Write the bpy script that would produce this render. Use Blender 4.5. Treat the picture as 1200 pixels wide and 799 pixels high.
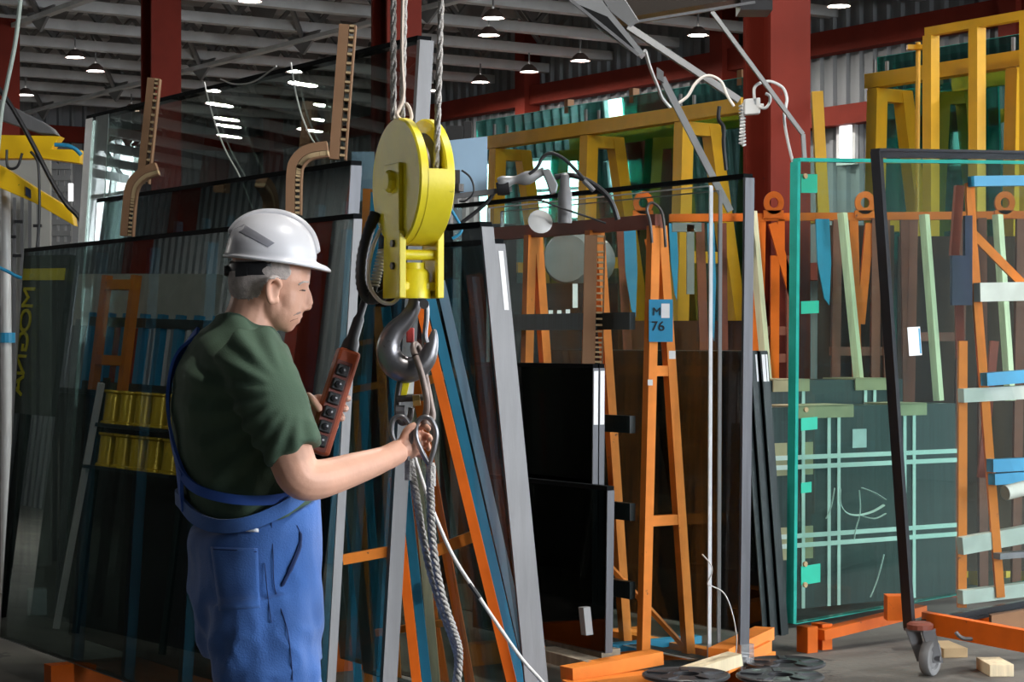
import bpy, bmesh, math, random
from mathutils import Vector, Matrix, noise
random.seed(7)
R = math.radians
for o in list(bpy.data.objects): bpy.data.objects.remove(o)
scene = bpy.context.scene
COL = scene.collection
# ---------------------------------------------------------------- camera
F = 2400.0                     # focal length in pixels of the 1200x799 frame
CAMZ = 1.5
cam_d = bpy.data.cameras.new('camera'); cam_d.sensor_width = 36.0; cam_d.lens = F/1200*36.0
cam_d.clip_end = 300
cam = bpy.data.objects.new('camera', cam_d); COL.objects.link(cam)
cam.location = (0, 0, CAMZ); cam.rotation_euler = (R(90), 0, 0)
scene.camera = cam
# ---------------------------------------------------------------- world, light, exposure
world = bpy.data.worlds.new('daylight'); scene.world = world
world.use_nodes = True
bg = world.node_tree.nodes['Background']
bg.inputs[0].default_value = (0.90, 0.95, 1.0, 1); bg.inputs[1].default_value = 11.0
scene.view_settings.view_transform = 'Standard'
scene.view_settings.look = 'None'
scene.view_settings.gamma = 1.0
scene.view_settings.use_curve_mapping = False
scene.view_settings.exposure = 0.15
cy = scene.cycles
cy.max_bounces = 10; cy.diffuse_bounces = 4; cy.glossy_bounces = 5; cy.transmission_bounces = 6
cy.transparent_max_bounces = 48
cy.caustics_reflective = False; cy.caustics_refractive = False
cy.sample_clamp_indirect = 6.0
# ---------------------------------------------------------------- hall axes
Z = Vector((0, 0, 1))
_a = math.atan2(1587, F)
U = Vector((-math.sin(_a), math.cos(_a), 0))      # along the hall, away from the gate
V = Vector((math.cos(_a), math.sin(_a), 0))       # across the hall, to the right
C0 = Vector((1.59, 12.3, 0))                      # foot of the nearest steel column
def at(px, py, Y):
    return Vector(((px-600)/F*Y, Y, CAMZ-(py-400)/F*Y))
def H(u, v, z=0.0):
    return C0 + U*u + V*v + Z*z
A1 = Vector((-0.554, 6.65, 0))                    # foot of the left glass rack
def G(u, v, z=0.0):
    return A1 + U*u + V*v + Z*z
# ---------------------------------------------------------------- mesh builder
class MB:
    def __init__(s): s.v = []; s.f = []; s.m = []
    def add(s, vs, fs, mi=0):
        k = len(s.v); s.v += [Vector(v) for v in vs]
        for f in fs: s.f.append(tuple(i+k for i in f)); s.m.append(mi)
        return s
    def obox(s, o, a, b, c, mi=0, mside=None):
        o, a, b, c = Vector(o), Vector(a), Vector(b), Vector(c)
        if a.cross(b).dot(c) < 0: a, b = b, a
        vs = [o, o+a, o+a+b, o+b, o+c, o+a+c, o+a+b+c, o+b+c]
        s.add(vs, [(0,3,2,1), (4,5,6,7)], mi)
        k = len(s.v)-8
        for f in [(0,1,5,4), (1,2,6,5), (2,3,7,6), (3,0,4,7)]:
            s.f.append(tuple(i+k for i in f)); s.m.append(mi if mside is None else mside)
        return s
    def box(s, c, sx, sy, sz, ax=None, ay=None, az=None):
        ax = Vector(ax or (1,0,0))*sx; ay = Vector(ay or (0,1,0))*sy; az = Vector(az or (0,0,1))*sz
        return s.obox(Vector(c)-ax/2-ay/2-az/2, ax, ay, az)
    def bar(s, p0, p1, w, h, side=None):
        p0, p1 = Vector(p0), Vector(p1); d = (p1-p0)
        if side is None:
            side = d.cross(Z)
            if side.length < 1e-5: side = Vector((1,0,0))
        side = Vector(side); side = (side - d.normalized()*side.dot(d.normalized())).normalized()
        n = d.normalized().cross(side).normalized()
        return s.obox(p0-side*w/2-n*h/2, side*w, n*h, d)
    def loft(s, rings, cap=True, closed=True, mi=0):
        k = len(s.v); n = len(rings[0])
        for r in rings: s.v += [Vector(p) for p in r]
        for i in range(len(rings)-1):
            for j in range(n if closed else n-1):
                j2 = (j+1) % n
                s.f.append((k+i*n+j, k+i*n+j2, k+(i+1)*n+j2, k+(i+1)*n+j)); s.m.append(mi)
        if cap:
            s.f.append(tuple(k+j for j in reversed(range(n)))); s.m.append(mi)
            s.f.append(tuple(k+(len(rings)-1)*n+j for j in range(n))); s.m.append(mi)
        return s
    def tube(s, pts, r, n=8, cap=True, flat=1.0, mi=0):
        pts = [Vector(p) for p in pts]; L = len(pts)
        rs = r if isinstance(r, (list, tuple)) else [r]*L
        t0 = (pts[1]-pts[0]).normalized()
        ref = Vector((0,0,1)) if abs(t0.z) < 0.9 else Vector((1,0,0))
        nx = t0.cross(ref).normalized(); rings = []
        for i, p in enumerate(pts):
            t = (pts[min(i+1,L-1)]-pts[max(i-1,0)])
            t = t.normalized() if t.length > 1e-9 else t0
            nx = (nx - t*nx.dot(t)).normalized(); ny = t.cross(nx)
            rings.append([p+(nx*math.cos(2*math.pi*j/n)+ny*math.sin(2*math.pi*j/n)*flat)*rs[i] for j in range(n)])
        return s.loft(rings, cap, mi=mi)
    def lathe(s, prof, c, axis=(0,0,1), n=24, cap=True, mi=0):
        ax = Vector(axis).normalized(); c = Vector(c)
        ref = Vector((0,0,1)) if abs(ax.z) < 0.9 else Vector((1,0,0))
        x = ax.cross(ref).normalized(); y = ax.cross(x)
        return s.loft([[c+ax*z+(x*math.cos(2*math.pi*j/n)+y*math.sin(2*math.pi*j/n))*max(r,1e-4) for j in range(n)] for r, z in prof], cap, mi=mi)
    def torus(s, c, axis, R0, r, n=24, m=8, mi=0):
        ax = Vector(axis).normalized(); c = Vector(c)
        ref = Vector((0,0,1)) if abs(ax.z) < 0.9 else Vector((1,0,0))
        x = ax.cross(ref).normalized(); y = ax.cross(x); k = len(s.v)
        for i in range(n):
            d = x*math.cos(2*math.pi*i/n)+y*math.sin(2*math.pi*i/n)
            for j in range(m):
                s.v.append(c+d*(R0+r*math.cos(2*math.pi*j/m))+ax*r*math.sin(2*math.pi*j/m))
        for i in range(n):
            for j in range(m):
                s.f.append((k+i*m+j, k+((i+1)%n)*m+j, k+((i+1)%n)*m+(j+1)%m, k+i*m+(j+1)%m)); s.m.append(mi)
        return s
    def prism(s, poly, ext, mi=0, mside=None):
        poly = [Vector(p) for p in poly]; ext = Vector(ext); n = len(poly); k = len(s.v)
        s.v += poly + [p+ext for p in poly]
        s.f.append(tuple(k+i for i in reversed(range(n)))); s.m.append(mi)
        s.f.append(tuple(k+n+i for i in range(n))); s.m.append(mi)
        for i in range(n):
            j = (i+1) % n
            s.f.append((k+i, k+j, k+n+j, k+n+i)); s.m.append(mi if mside is None else mside)
        return s
    def ell(s, c, rx, ry, rz, M=None, nu=20, nv=12, mi=0):
        c = Vector(c); rings = []
        for i in range(nv+1):
            th = math.pi*i/nv; rr = max(math.sin(th), 1e-3); zz = -math.cos(th)
            ring = []
            for j in range(nu):
                p = Vector((rx*rr*math.cos(2*math.pi*j/nu), ry*rr*math.sin(2*math.pi*j/nu), rz*zz))
                ring.append(c+(M @ p if M else p))
            rings.append(ring)
        return s.loft(rings, True, mi=mi)
    def mesh(s, name, off=Vector((0,0,0))):
        me = bpy.data.meshes.new(name)
        me.from_pydata([tuple(v-off) for v in s.v], [], s.f)
        me.polygons.foreach_set('material_index', s.m)
        b = bmesh.new(); b.from_mesh(me); bmesh.ops.recalc_face_normals(b, faces=b.faces); b.to_mesh(me); b.free()
        me.update(); return me
ROOTS = {}
def base_of(o):
    p = Vector((0,0,0))
    while o is not None: p = p + Vector(o.location); o = o.parent
    return p
def finish(o, smooth, bevel):
    if smooth:
        for p in o.data.polygons: p.use_smooth = True
        if smooth != 'all':
            try: o.data.set_sharp_from_angle(angle=R(40))
            except Exception: pass
    if bevel:
        b = o.modifiers.new('bevel', 'BEVEL'); b.width = bevel; b.segments = 2; b.limit_method = 'ANGLE'; b.angle_limit = R(40)
def part(name, mb, mat, parent, smooth=False, bevel=0.0, label=None, kind=None):
    off = base_of(parent)
    o = bpy.data.objects.new(name, mb.mesh(name, off)); COL.objects.link(o)
    o.parent = parent
    for m in (mat if isinstance(mat, (list, tuple)) else [mat]): o.data.materials.append(m)
    finish(o, smooth, bevel)
    if label: o['label'] = label
    if kind: o['kind'] = kind
    return o
def thing(name, label, cat, base, group=None, kind=None):
    o = bpy.data.objects.new(name, None); COL.objects.link(o); o.location = base
    o.empty_display_size = 0.1
    if kind: o['kind'] = kind
    else:
        o['label'] = label; o['category'] = cat
    if group: o['group'] = group
    return o
def single(name, mb, mat, label, cat, group=None, smooth=False, bevel=0.0, kind=None):
    n = len(mb.v)
    c = Vector((sum(v.x for v in mb.v)/n, sum(v.y for v in mb.v)/n, min(v.z for v in mb.v)))
    o = bpy.data.objects.new(name, mb.mesh(name, c)); COL.objects.link(o); o.location = c
    for m in (mat if isinstance(mat, (list, tuple)) else [mat]): o.data.materials.append(m)
    finish(o, smooth, bevel)
    if kind: o['kind'] = kind
    if label: o['label'] = label
    if cat: o['category'] = cat
    if group: o['group'] = group
    return o
def share(name, src, parent, loc, rotz=0.0, label=None):
    o = bpy.data.objects.new(name, src.data); COL.objects.link(o); o.parent = parent; o.location = loc; o.rotation_euler = (0,0,rotz)
    return o
def spline(pts, k=6):
    pts = [Vector(p) for p in pts]; out = []
    for i in range(len(pts)-1):
        p0 = pts[max(i-1,0)]; p1 = pts[i]; p2 = pts[i+1]; p3 = pts[min(i+2,len(pts)-1)]
        for j in range(k):
            t = j/k
            out.append(0.5*((2*p1)+(p2-p0)*t+(2*p0-5*p1+4*p2-p3)*t*t+(3*p1-p0-3*p2+p3)*t**3))
    out.append(pts[-1]); return out
def lerp(a, b, t): return a+(b-a)*t
# ---------------------------------------------------------------- materials
MATS = {}
def mat(name, col, rough=0.5, metal=0.0, var=0.12, scale=9.0, bump=0.0, wear=None, wear_amt=0.0, spec=0.5, stretch=None, bscale=None, coat=0.0, sheen=0.0):
    if name in MATS: return MATS[name]
    m = bpy.data.materials.new(name); m.use_nodes = True; MATS[name] = m
    nt = m.node_tree; N = nt.nodes; L = nt.links; b = N['Principled BSDF']
    b.inputs['Roughness'].default_value = rough; b.inputs['Metallic'].default_value = metal
    b.inputs['Specular IOR Level'].default_value = spec
    b.inputs['Coat Weight'].default_value = coat
    b.inputs['Sheen Weight'].default_value = sheen
    tc = N.new('ShaderNodeTexCoord'); mp = N.new('ShaderNodeMapping'); L.new(tc.outputs['Object'], mp.inputs[0])
    if stretch: mp.inputs['Scale'].default_value = stretch
    nz = N.new('ShaderNodeTexNoise'); nz.inputs['Scale'].default_value = scale; nz.inputs['Detail'].default_value = 5
    L.new(mp.outputs[0], nz.inputs['Vector'])
    rp = N.new('ShaderNodeValToRGB'); L.new(nz.outputs['Fac'], rp.inputs[0])
    rp.color_ramp.elements[0].position = 0.3; rp.color_ramp.elements[1].position = 0.72
    lo = [max(0, c*(1-var)) for c in col]; hi = [min(1, c*(1+var)) for c in col]
    rp.color_ramp.elements[0].color = (*lo, 1); rp.color_ramp.elements[1].color = (*hi, 1)
    out = rp.outputs[0]
    if wear:
        n2 = N.new('ShaderNodeTexNoise'); n2.inputs['Scale'].default_value = scale*2.3; n2.inputs['Detail'].default_value = 8; n2.inputs['Roughness'].default_value = 0.7
        L.new(tc.outputs['Object'], n2.inputs['Vector'])
        r2 = N.new('ShaderNodeValToRGB'); L.new(n2.outputs['Fac'], r2.inputs[0])
        r2.color_ramp.elements[0].position = 0.70-wear_amt; r2.color_ramp.elements[1].position = 0.74-wear_amt
        mx = N.new('ShaderNodeMix'); mx.data_type = 'RGBA'
        L.new(r2.outputs[0], mx.inputs['Factor']); L.new(out, mx.inputs[6]); mx.inputs[7].default_value = (*wear, 1)
        out = mx.outputs[2]
    L.new(out, b.inputs['Base Color'])
    if bump:
        bp = N.new('ShaderNodeBump'); bp.inputs['Strength'].default_value = bump; bp.inputs['Distance'].default_value = 0.01
        n3 = N.new('ShaderNodeTexNoise'); n3.inputs['Scale'].default_value = bscale or scale*4; n3.inputs['Detail'].default_value = 4
        L.new(mp.outputs[0], n3.inputs['Vector'])
        L.new(n3.outputs['Fac'], bp.inputs['Height']); L.new(bp.outputs[0], b.inputs['Normal'])
    return m
def glass(name, tint, refl=0.06, rough=0.0, rcol=(1,1,1), dust=0.0):
    if name in MATS: return MATS[name]
    m = bpy.data.materials.new(name); m.use_nodes = True; MATS[name] = m
    nt = m.node_tree; N = nt.nodes; L = nt.links
    N.remove(N['Principled BSDF']); out = N['Material Output']
    tr = N.new('ShaderNodeBsdfTransparent'); tr.inputs[0].default_value = (*tint, 1)
    gl = N.new('ShaderNodeBsdfGlossy'); gl.inputs['Roughness'].default_value = rough; gl.inputs['Color'].default_value = (*rcol, 1)
    lw = N.new('ShaderNodeLayerWeight'); lw.inputs[0].default_value = 0.5
    pw = N.new('ShaderNodeMath'); pw.operation = 'POWER'; L.new(lw.outputs['Facing'], pw.inputs[0]); pw.inputs[1].default_value = 5.0
    ma = N.new('ShaderNodeMath'); ma.operation = 'MULTIPLY_ADD'; L.new(pw.outputs[0], ma.inputs[0])
    ma.inputs[1].default_value = 1-refl; ma.inputs[2].default_value = refl; ma.use_clamp = True
    mx = N.new('ShaderNodeMixShader'); L.new(ma.outputs[0], mx.inputs[0]); L.new(tr.outputs[0], mx.inputs[1]); L.new(gl.outputs[0], mx.inputs[2])
    last = mx.outputs[0]
    if dust:
        df = N.new('ShaderNodeBsdfDiffuse'); df.inputs[0].default_value = (0.55, 0.58, 0.58, 1)
        tc = N.new('ShaderNodeTexCoord'); nz = N.new('ShaderNodeTexNoise'); nz.inputs['Scale'].default_value = 3.0; nz.inputs['Detail'].default_value = 7
        L.new(tc.outputs['Object'], nz.inputs['Vector'])
        mm = N.new('ShaderNodeMath'); mm.operation = 'MULTIPLY'; L.new(nz.outputs['Fac'], mm.inputs[0]); mm.inputs[1].default_value = dust
        m2 = N.new('ShaderNodeMixShader'); L.new(mm.outputs[0], m2.inputs[0]); L.new(last, m2.inputs[1]); L.new(df.outputs[0], m2.inputs[2]); last = m2.outputs[0]
    L.new(last, out.inputs[0])
    return m
def emit(name, col, s):
    if name in MATS: return MATS[name]
    m = bpy.data.materials.new(name); m.use_nodes = True; MATS[name] = m
    nt = m.node_tree; N = nt.nodes; L = nt.links; N.remove(N['Principled BSDF'])
    e = N.new('ShaderNodeEmission'); e.inputs[0].default_value = (*col, 1); e.inputs[1].default_value = s
    L.new(e.outputs[0], N['Material Output'].inputs[0]); return m
M_floor = mat('concrete', (0.13, 0.12, 0.105), 0.75, var=0.35, scale=1.6, bump=0.25, bscale=30, wear=(0.07,0.065,0.06), wear_amt=0.1)
M_corr = mat('corrugated_sheet', (0.20, 0.21, 0.22), 0.5, 0.2, var=0.1, scale=0.7)
M_roof = mat('roof_deck', (0.34, 0.345, 0.35), 0.7, var=0.15, scale=1)
M_purlin = mat('purlin_grey', (0.52, 0.53, 0.53), 0.6, var=0.15, scale=3)
M_truss = mat('truss_dark', (0.17, 0.17, 0.17), 0.6, var=0.2, scale=3)
M_red = mat('red_oxide_paint', (0.165, 0.020, 0.011), 0.7, spec=0.15, var=0.12, scale=4, wear=(0.10,0.02,0.018), wear_amt=0.05)
M_yel = mat('rack_yellow', (0.82, 0.44, 0.012), 0.45, var=0.1, scale=5)
M_yelc = mat('crane_yellow', (0.80, 0.66, 0.02), 0.38, var=0.1, scale=9, wear=(0.30,0.24,0.03), wear_amt=0.03, bump=0.05)
M_yelm = mat('manipulator_yellow', (0.85, 0.52, 0.01), 0.4, var=0.08, scale=5, wear=(0.12,0.09,0.02), wear_amt=0.05)
M_org = mat('rack_orange', (0.80, 0.24, 0.035), 0.55, spec=0.25, var=0.12, scale=10, wear=(0.09,0.05,0.04), wear_amt=0.045)
M_orgr = mat('rack_deep_orange', (0.76, 0.14, 0.008), 0.55, spec=0.25, var=0.12, scale=7, wear=(0.25,0.05,0.02), wear_amt=0.05)
M_rust = mat('rack_brown_red', (0.23, 0.055, 0.03), 0.6, var=0.2, scale=5)
M_blue = mat('rack_blue', (0.025, 0.27, 0.48), 0.5, var=0.12, scale=6, wear=(0.12,0.30,0.42), wear_amt=0.04)
M_wood = mat('pale_wood', (0.74, 0.63, 0.42), 0.7, var=0.18, scale=5, stretch=(8,8,0.6), bump=0.1)
M_wood2 = mat('grey_wood', (0.32, 0.26, 0.19), 0.8, var=0.25, scale=5, stretch=(6,6,1), bump=0.2)
M_card = mat('cardboard', (0.25, 0.135, 0.07), 0.85, var=0.12, scale=6)
M_cardl = mat('cardboard_light', (0.46, 0.33, 0.18), 0.85, var=0.12, scale=6)
M_kraft = mat('kraft_corner', (0.42, 0.33, 0.20), 0.85, var=0.15, scale=6)
M_black = mat('black_plastic', (0.012, 0.012, 0.014), 0.45, var=0.2)
M_seal = mat('matt_black_seal', (0.006, 0.007, 0.008), 0.8, spec=0.05)
M_rubber = mat('rubber', (0.035, 0.036, 0.04), 0.35, var=0.3, scale=14)
M_alu = mat('aluminium_edge', (0.17, 0.17, 0.175), 0.5, 0.3, var=0.12, scale=7, stretch=(3,3,0.4), bump=0.06)
M_alud = mat('dark_edge', (0.075, 0.078, 0.09), 0.4, 0.3, var=0.2, scale=7, stretch=(5,5,0.4))
M_edgek = mat('sealed_black_edge', (0.018, 0.028, 0.03), 0.35, var=0.4, scale=9, stretch=(9,9,0.3))
M_steel = mat('worn_steel', (0.20, 0.195, 0.205), 0.36, 0.8, var=0.25, scale=12, wear=(0.12,0.10,0.09), wear_amt=0.06, bump=0.08)
M_steeld = mat('dark_steel', (0.10, 0.09, 0.085), 0.45, 0.7, var=0.3, scale=18, bump=0.1)
M_wire = mat('wire_rope', (0.34, 0.32, 0.30), 0.45, 0.6, var=0.35, scale=90, bump=0.5, bscale=220)
M_white = mat('white_plastic', (0.58, 0.58, 0.57), 0.4, var=0.04)
M_paper = mat('paper_label', (0.82, 0.83, 0.85), 0.6, var=0.03)
M_strap = mat('strap_white', (0.66, 0.68, 0.66), 0.5, var=0.06)
M_grey = mat('machine_grey', (0.27, 0.275, 0.28), 0.4, 0.3, var=0.1)
M_film = mat('grey_board', (0.34, 0.33, 0.30), 0.7, var=0.1, scale=3)
M_lblue = mat('pale_blue_board', (0.36, 0.53, 0.70), 0.5, var=0.05, scale=4)
M_gedge = mat('green_glass_edge', (0.03, 0.40, 0.33), 0.15, var=0.15, scale=8)
M_gtape = mat('green_tape', (0.02, 0.50, 0.34), 0.35, var=0.1)
M_blk_edge = mat('black_frame', (0.010, 0.010, 0.014), 0.3, var=0.2)
M_ceram = mat('frit_band', (0.05, 0.055, 0.075), 0.3, var=0.15)
GL_clear = glass('clear_glass', (0.955, 0.98, 0.97), 0.008)
GL_green = glass('green_glass', (0.78, 0.935, 0.895), 0.03, dust=0.012)
GL_jumbo = glass('jumbo_glass', (0.24, 0.55, 0.50), 0.34, rcol=(0.50,0.92,0.84))
GL_dark = glass('coated_dark_glass', (0.30, 0.36, 0.35), 0.095, rcol=(0.88,0.98,0.96))
GL_dark3 = glass('coated_mirror_glass', (0.64, 0.68, 0.65), 0.12, rcol=(0.88,0.98,0.96))
GL_dark2 = glass('coated_dark_glass_b', (0.55, 0.61, 0.60), 0.055, rcol=(0.86,0.95,0.95))
GL_black = glass('black_stack_glass', (0.06, 0.08, 0.08), 0.014)
GL_brown = glass('brown_stack_glass', (0.30, 0.24, 0.20), 0.004)
GL_hazy = glass('hazy_glass', (0.95, 0.97, 0.975), 0.016, dust=0.012)
# ================================================================ SETTING
U0, U1, V0, V1 = -15.0, 23.0, -13.0, 8.0
ZT = 6.3
UR = -15.0                                         # the right wall starts here; its side opening is added for light
HALL = thing  # alias kept short
def struct(name, mb, m, smooth=False): return single(name, mb, m, None, None, kind='structure', smooth=smooth)
b = MB(); b.obox(H(-45, V0-6, -0.2), U*(45+U1+1), V*(V1-V0+8), Z*0.2)
floor = struct('floor', b, M_floor)
def corrugate(mb, p, d, n, L, z0, z1, pitch=0.22, dep=0.045):
    # trapezoidal sheet from p along d, bulging along n
    prof = []; k = int(L/pitch)
    for i in range(k):
        x = i*pitch
        prof += [(x, 0), (x+pitch*0.55, 0), (x+pitch*0.65, dep), (x+pitch*0.9, dep)]
    prof.append((L, 0))
    o = len(mb.v)
    for x, y in prof:
        q = p+d*x+n*y
        mb.v.append(q+Z*z0); mb.v.append(q+Z*z1)
    for i in range(len(prof)-1):
        mb.f.append((o+2*i, o+2*i+2, o+2*i+3, o+2*i+1)); mb.m.append(0)
GA, GB, GZ = -6.0, -0.5, 4.6                        # side opening added in the right wall to light the racks
b = MB()
for a, c, z0 in ((UR, GA, 0), (GA, GB, GZ), (GB, U1, 0)):
    corrugate(b, H(a, V1), U, -V, c-a, z0, ZT); b.obox(H(a, V1+0.06, z0), U*(c-a), V*0.08, Z*(ZT-z0))
wall_right = struct('wall_right', b, M_corr)
WINB = [(-12.7, -11.0), (-10.7, -9.3)]
b = MB(); corrugate(b, H(U1, V0), V, -U, V1-V0, 0, 2.5); corrugate(b, H(U1, V0), V, -U, V1-V0, 3.75, ZT)
vs_ = [V0]+[x for w in WINB for x in w]+[V1]
for i in range(0, len(vs_), 2):
    corrugate(b, H(U1, vs_[i]), V, -U, vs_[i+1]-vs_[i], 2.5, 3.75); b.obox(H(U1+0.06, vs_[i], 2.5), V*(vs_[i+1]-vs_[i]), U*0.08, Z*1.25)
b.obox(H(U1+0.06, V0, 0), V*(V1-V0), U*0.08, Z*2.5); b.obox(H(U1+0.06, V0, 3.75), V*(V1-V0), U*0.08, Z*(ZT-3.75))
wall_back = struct('wall_back', b, M_corr)
# left wall with a band of tall windows
WIN = [(20.9, 22.7)]
b = MB(); corrugate(b, H(U0, V0), U, V, U1-U0, 0, 2.6); corrugate(b, H(U0, V0), U, V, U1-U0, 6.0, ZT); corrugate(b, H(U0, V0), U, V, U1-U0, 3.6, 4.1)
us = [U0]+[x for w in WIN for x in w]+[U1]
for i in range(0, len(us), 2): corrugate(b, H(us[i], V0), U, V, us[i+1]-us[i], 4.1, 6.0)
for i in range(0, len(us), 2): corrugate(b, H(us[i], V0), U, V, us[i+1]-us[i], 2.6, 3.6)
wall_left = struct('wall_left', b, mat('corrugated_dark', (0.19, 0.20, 0.21), 0.6, 0.1, var=0.1, scale=0.7))
M_frame = mat('window_frame_white', (0.6,0.62,0.62), 0.5)
def window(i, p, d, n, L, z0, z1):
    w = thing('window_%d' % i, None, None, p+d*(L/2)+Z*z0, kind='structure')
    h = z1-z0
    for x in (0, L/2-0.03, L-0.06): part('window_frame', MB().obox(p+d*x-n*0.03+Z*z0, d*0.06, n*0.1, Z*h), M_frame, w)
    for z in (0, h/2-0.03, h-0.06): part('window_frame', MB().obox(p-n*0.03+Z*(z0+z), d*L, n*0.1, Z*0.06), M_frame, w)
    for k in range(2):
        part('window_pane', MB().obox(p+d*(0.05+k*L/2)+Z*(z0+0.04), d*(L/2-0.1), n*0.01, Z*(h-0.08)), GL_clear, w)
window(1, H(WIN[0][0], V0), U, V, WIN[0][1]-WIN[0][0], 4.1, 6.0)
window(6, H(WIN[0][0], V0), U, V, WIN[0][1]-WIN[0][0], 2.6, 3.6)
for i, (a, c) in enumerate(WINB): window(2+i, H(U1, a), V, -U, c-a, 2.5, 3.75)
# the gate end: leaf added at left to steer daylight, open on the right
b = MB(); corrugate(b, H(U0, V0), V, U, 9.5, 0, ZT); b.obox(H(U0-0.14, V0, 0), V*9.5, U*0.08, Z*ZT)
wall_front = struct('wall_front', b, M_corr)
# roof: deck, lattice purlins across the hall, girders along it
ceiling = thing('ceiling', None, None, H(0, 0, 5.2), kind='structure')
b = MB(); b.obox(H(U0, V0, ZT), U*(U1-U0), V*(V1-V0), Z*0.15)
part('roof_deck', b, M_roof, ceiling)
def purlin_parts():
    top = MB(); top.obox(H(0, V0, 5.92)-U*0.06, U*0.12, V*(V1-V0), Z*0.15)
    bot = MB(); bot.obox(H(0, V0, 5.22)-U*0.07, U*0.14, V*(V1-V0), Z*0.12)
    web = MB(); x = V0+0.1; k = 0
    while x+0.55 < V1:
        z0, z1 = (5.33, 5.93) if k % 2 == 0 else (5.93, 5.33)
        web.bar(H(0, x, z0), H(0, x+0.55, z1), 0.05, 0.05)
        if k % 4 == 1: web.prism([H(0, x+0.25, 5.93), H(0, x+0.85, 5.93), H(0, x+0.55, 5.36)], U*0.02)
        x += 0.55; k += 1
    return top, bot, web
tp, bt, wb = purlin_parts()
first = None; k = 0; u = -13.5
while u < U1-0.5:
    if first is None:
        pr = thing('lattice_purlin', None, None, H(0, 0, 5.2)-ceiling.location, kind='part'); del pr['kind']
        pr.parent = ceiling; 
        a = part('top_chord', tp, M_purlin, pr); c = part('bottom_chord', bt, M_purlin, pr); d = part('web_bracing', wb, M_truss, pr)
        pr.location = pr.location+U*u; first = (pr, a, c, d)
    else:
        pr = bpy.data.objects.new('lattice_purlin', None); COL.objects.link(pr); pr.parent = ceiling; pr.location = U*u
        for s in first[1:]: share(s.name.split('.')[0], s, pr, (0,0,0))
    u += 1.45
for v in (-6.5, 0.1, 3.4):
    b = MB(); b.bar(H(U0, v, 5.12), H(U1, v, 5.12), 0.10, 0.05); 
    gd = part('girder_chord', b, M_purlin, ceiling)
    b = MB(); x = -13.5
    while x < U1-1.5:
        b.prism([H(x-0.42, v, 5.2), H(x+0.42, v, 5.2), H(x, v, 4.95)], V*0.03)
        b.bar(H(x, v, 5.14), H(x+0.72, v+0.7, 5.8), 0.05, 0.05); b.bar(H(x, v, 5.14), H(x-0.72, v-0.7, 5.8), 0.05, 0.05)
        x += 1.45*2
    part('node_bracing', b, M_truss, ceiling)
# red girts on the right wall and the back wall
def trim(i, p, d, L, z, h, n, w=0.18):
    b = MB(); b.obox(p+Z*z, d*L, n*w, Z*h)
    return struct('trim_%d' % i, b, M_red)
trim(1, H(UR, V1-0.05), U, U1-UR-0.2, 4.78, 0.26, -V)
trim(2, H(GB, V1-0.05), U, U1-GB-0.2, 3.95, 0.22, -V)
trim(3, H(GB, V1-0.05), U, U1-GB-0.2, 2.2, 0.2, -V)
trim(4, H(U1-0.05, V0), V, V1-V0-0.2, 4.78, 0.26, -U)
for i, u in enumerate((5.2, 9.9, 14.2, 18.2, 22.0)):
    b = MB(); b.obox(H(u, V1-0.05, 0), U*0.24, V*-0.26, Z*ZT); struct('trim_%d' % (5+i), b, M_red)
for i, u in enumerate((-9.0, -1.95, 2.75, 7.45, 12.15, 17.4)):
    b = MB(); b.obox(H(u, V0+0.06, 0), U*0.3, V*0.3, Z*ZT); struct('trim_%d' % (10+i), b, M_red)
# unseen dark leaf added beside the side opening to darken reflections
b = MB(); b.obox(H(U0+0.2, V1-0.22, 0.02), U*(GA-U0-0.2), V*0.12, Z*(GZ+0.9))
for k in range(7): b.obox(H(U0+0.2+k*(GA-U0-0.3)/6, V1-0.27, 0.02), U*0.08, V*0.05, Z*(GZ+0.9))
struct('added_leaf_1', b, mat('dark_added_leaf', (0.035, 0.05, 0.06), 0.6))
# small lit window low in the right wall
def wall_u(px):
    # u of the right wall at a pixel column
    t = (px-600)/F; p = H(0, V1)
    return (p.x-t*p.y)/(t*U.y-U.x)
ua, ub = wall_u(1006), wall_u(991)
w = thing('window_7', None, None, H((ua+ub)/2, V1-0.1, 3.6), kind='structure')
b = MB(); b.obox(H(ua, V1-0.09, 3.55), U*(ub-ua), V*0.02, Z*0.42); part('window_pane', b, emit('daylight_pane', (0.95,0.98,1), 2.2), w)
b = MB()
b.obox(H(ua-0.05, V1-0.1, 3.5), U*(ub-ua+0.1), V*0.05, Z*0.05); b.obox(H(ua-0.05, V1-0.1, 3.97), U*(ub-ua+0.1), V*0.05, Z*0.05)
b.obox(H(ua-0.05, V1-0.1, 3.5), U*0.05, V*0.05, Z*0.5); b.obox(H(ub, V1-0.1, 3.5), U*0.05, V*0.05, Z*0.5)
part('window_frame', b, M_frame, w)
# daylight enters through the open gate end of the hall behind the camera
pl = bpy.data.lights.new('gate_portal', 'AREA'); pl.shape = 'RECTANGLE'; pl.size = V1-V0-9.5; pl.size_y = ZT; pl.cycles.is_portal = True
po = bpy.data.objects.new('gate_portal', pl); COL.objects.link(po)
po.location = H(U0-0.2, (V0+9.5+V1)/2, ZT/2)
po.rotation_euler = (U).to_track_quat('-Z', 'Z').to_euler()
pl2 = bpy.data.lights.new('side_opening_portal', 'AREA'); pl2.shape = 'RECTANGLE'; pl2.size = GB-GA; pl2.size_y = GZ; pl2.cycles.is_portal = True  # portal for the side opening added to light the racks
po2 = bpy.data.objects.new('side_opening_portal', pl2); COL.objects.link(po2)
po2.location = H((GA+GB)/2, V1+0.2, GZ/2); po2.rotation_euler = (-V).to_track_quat('-Z', 'Z').to_euler()
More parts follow.
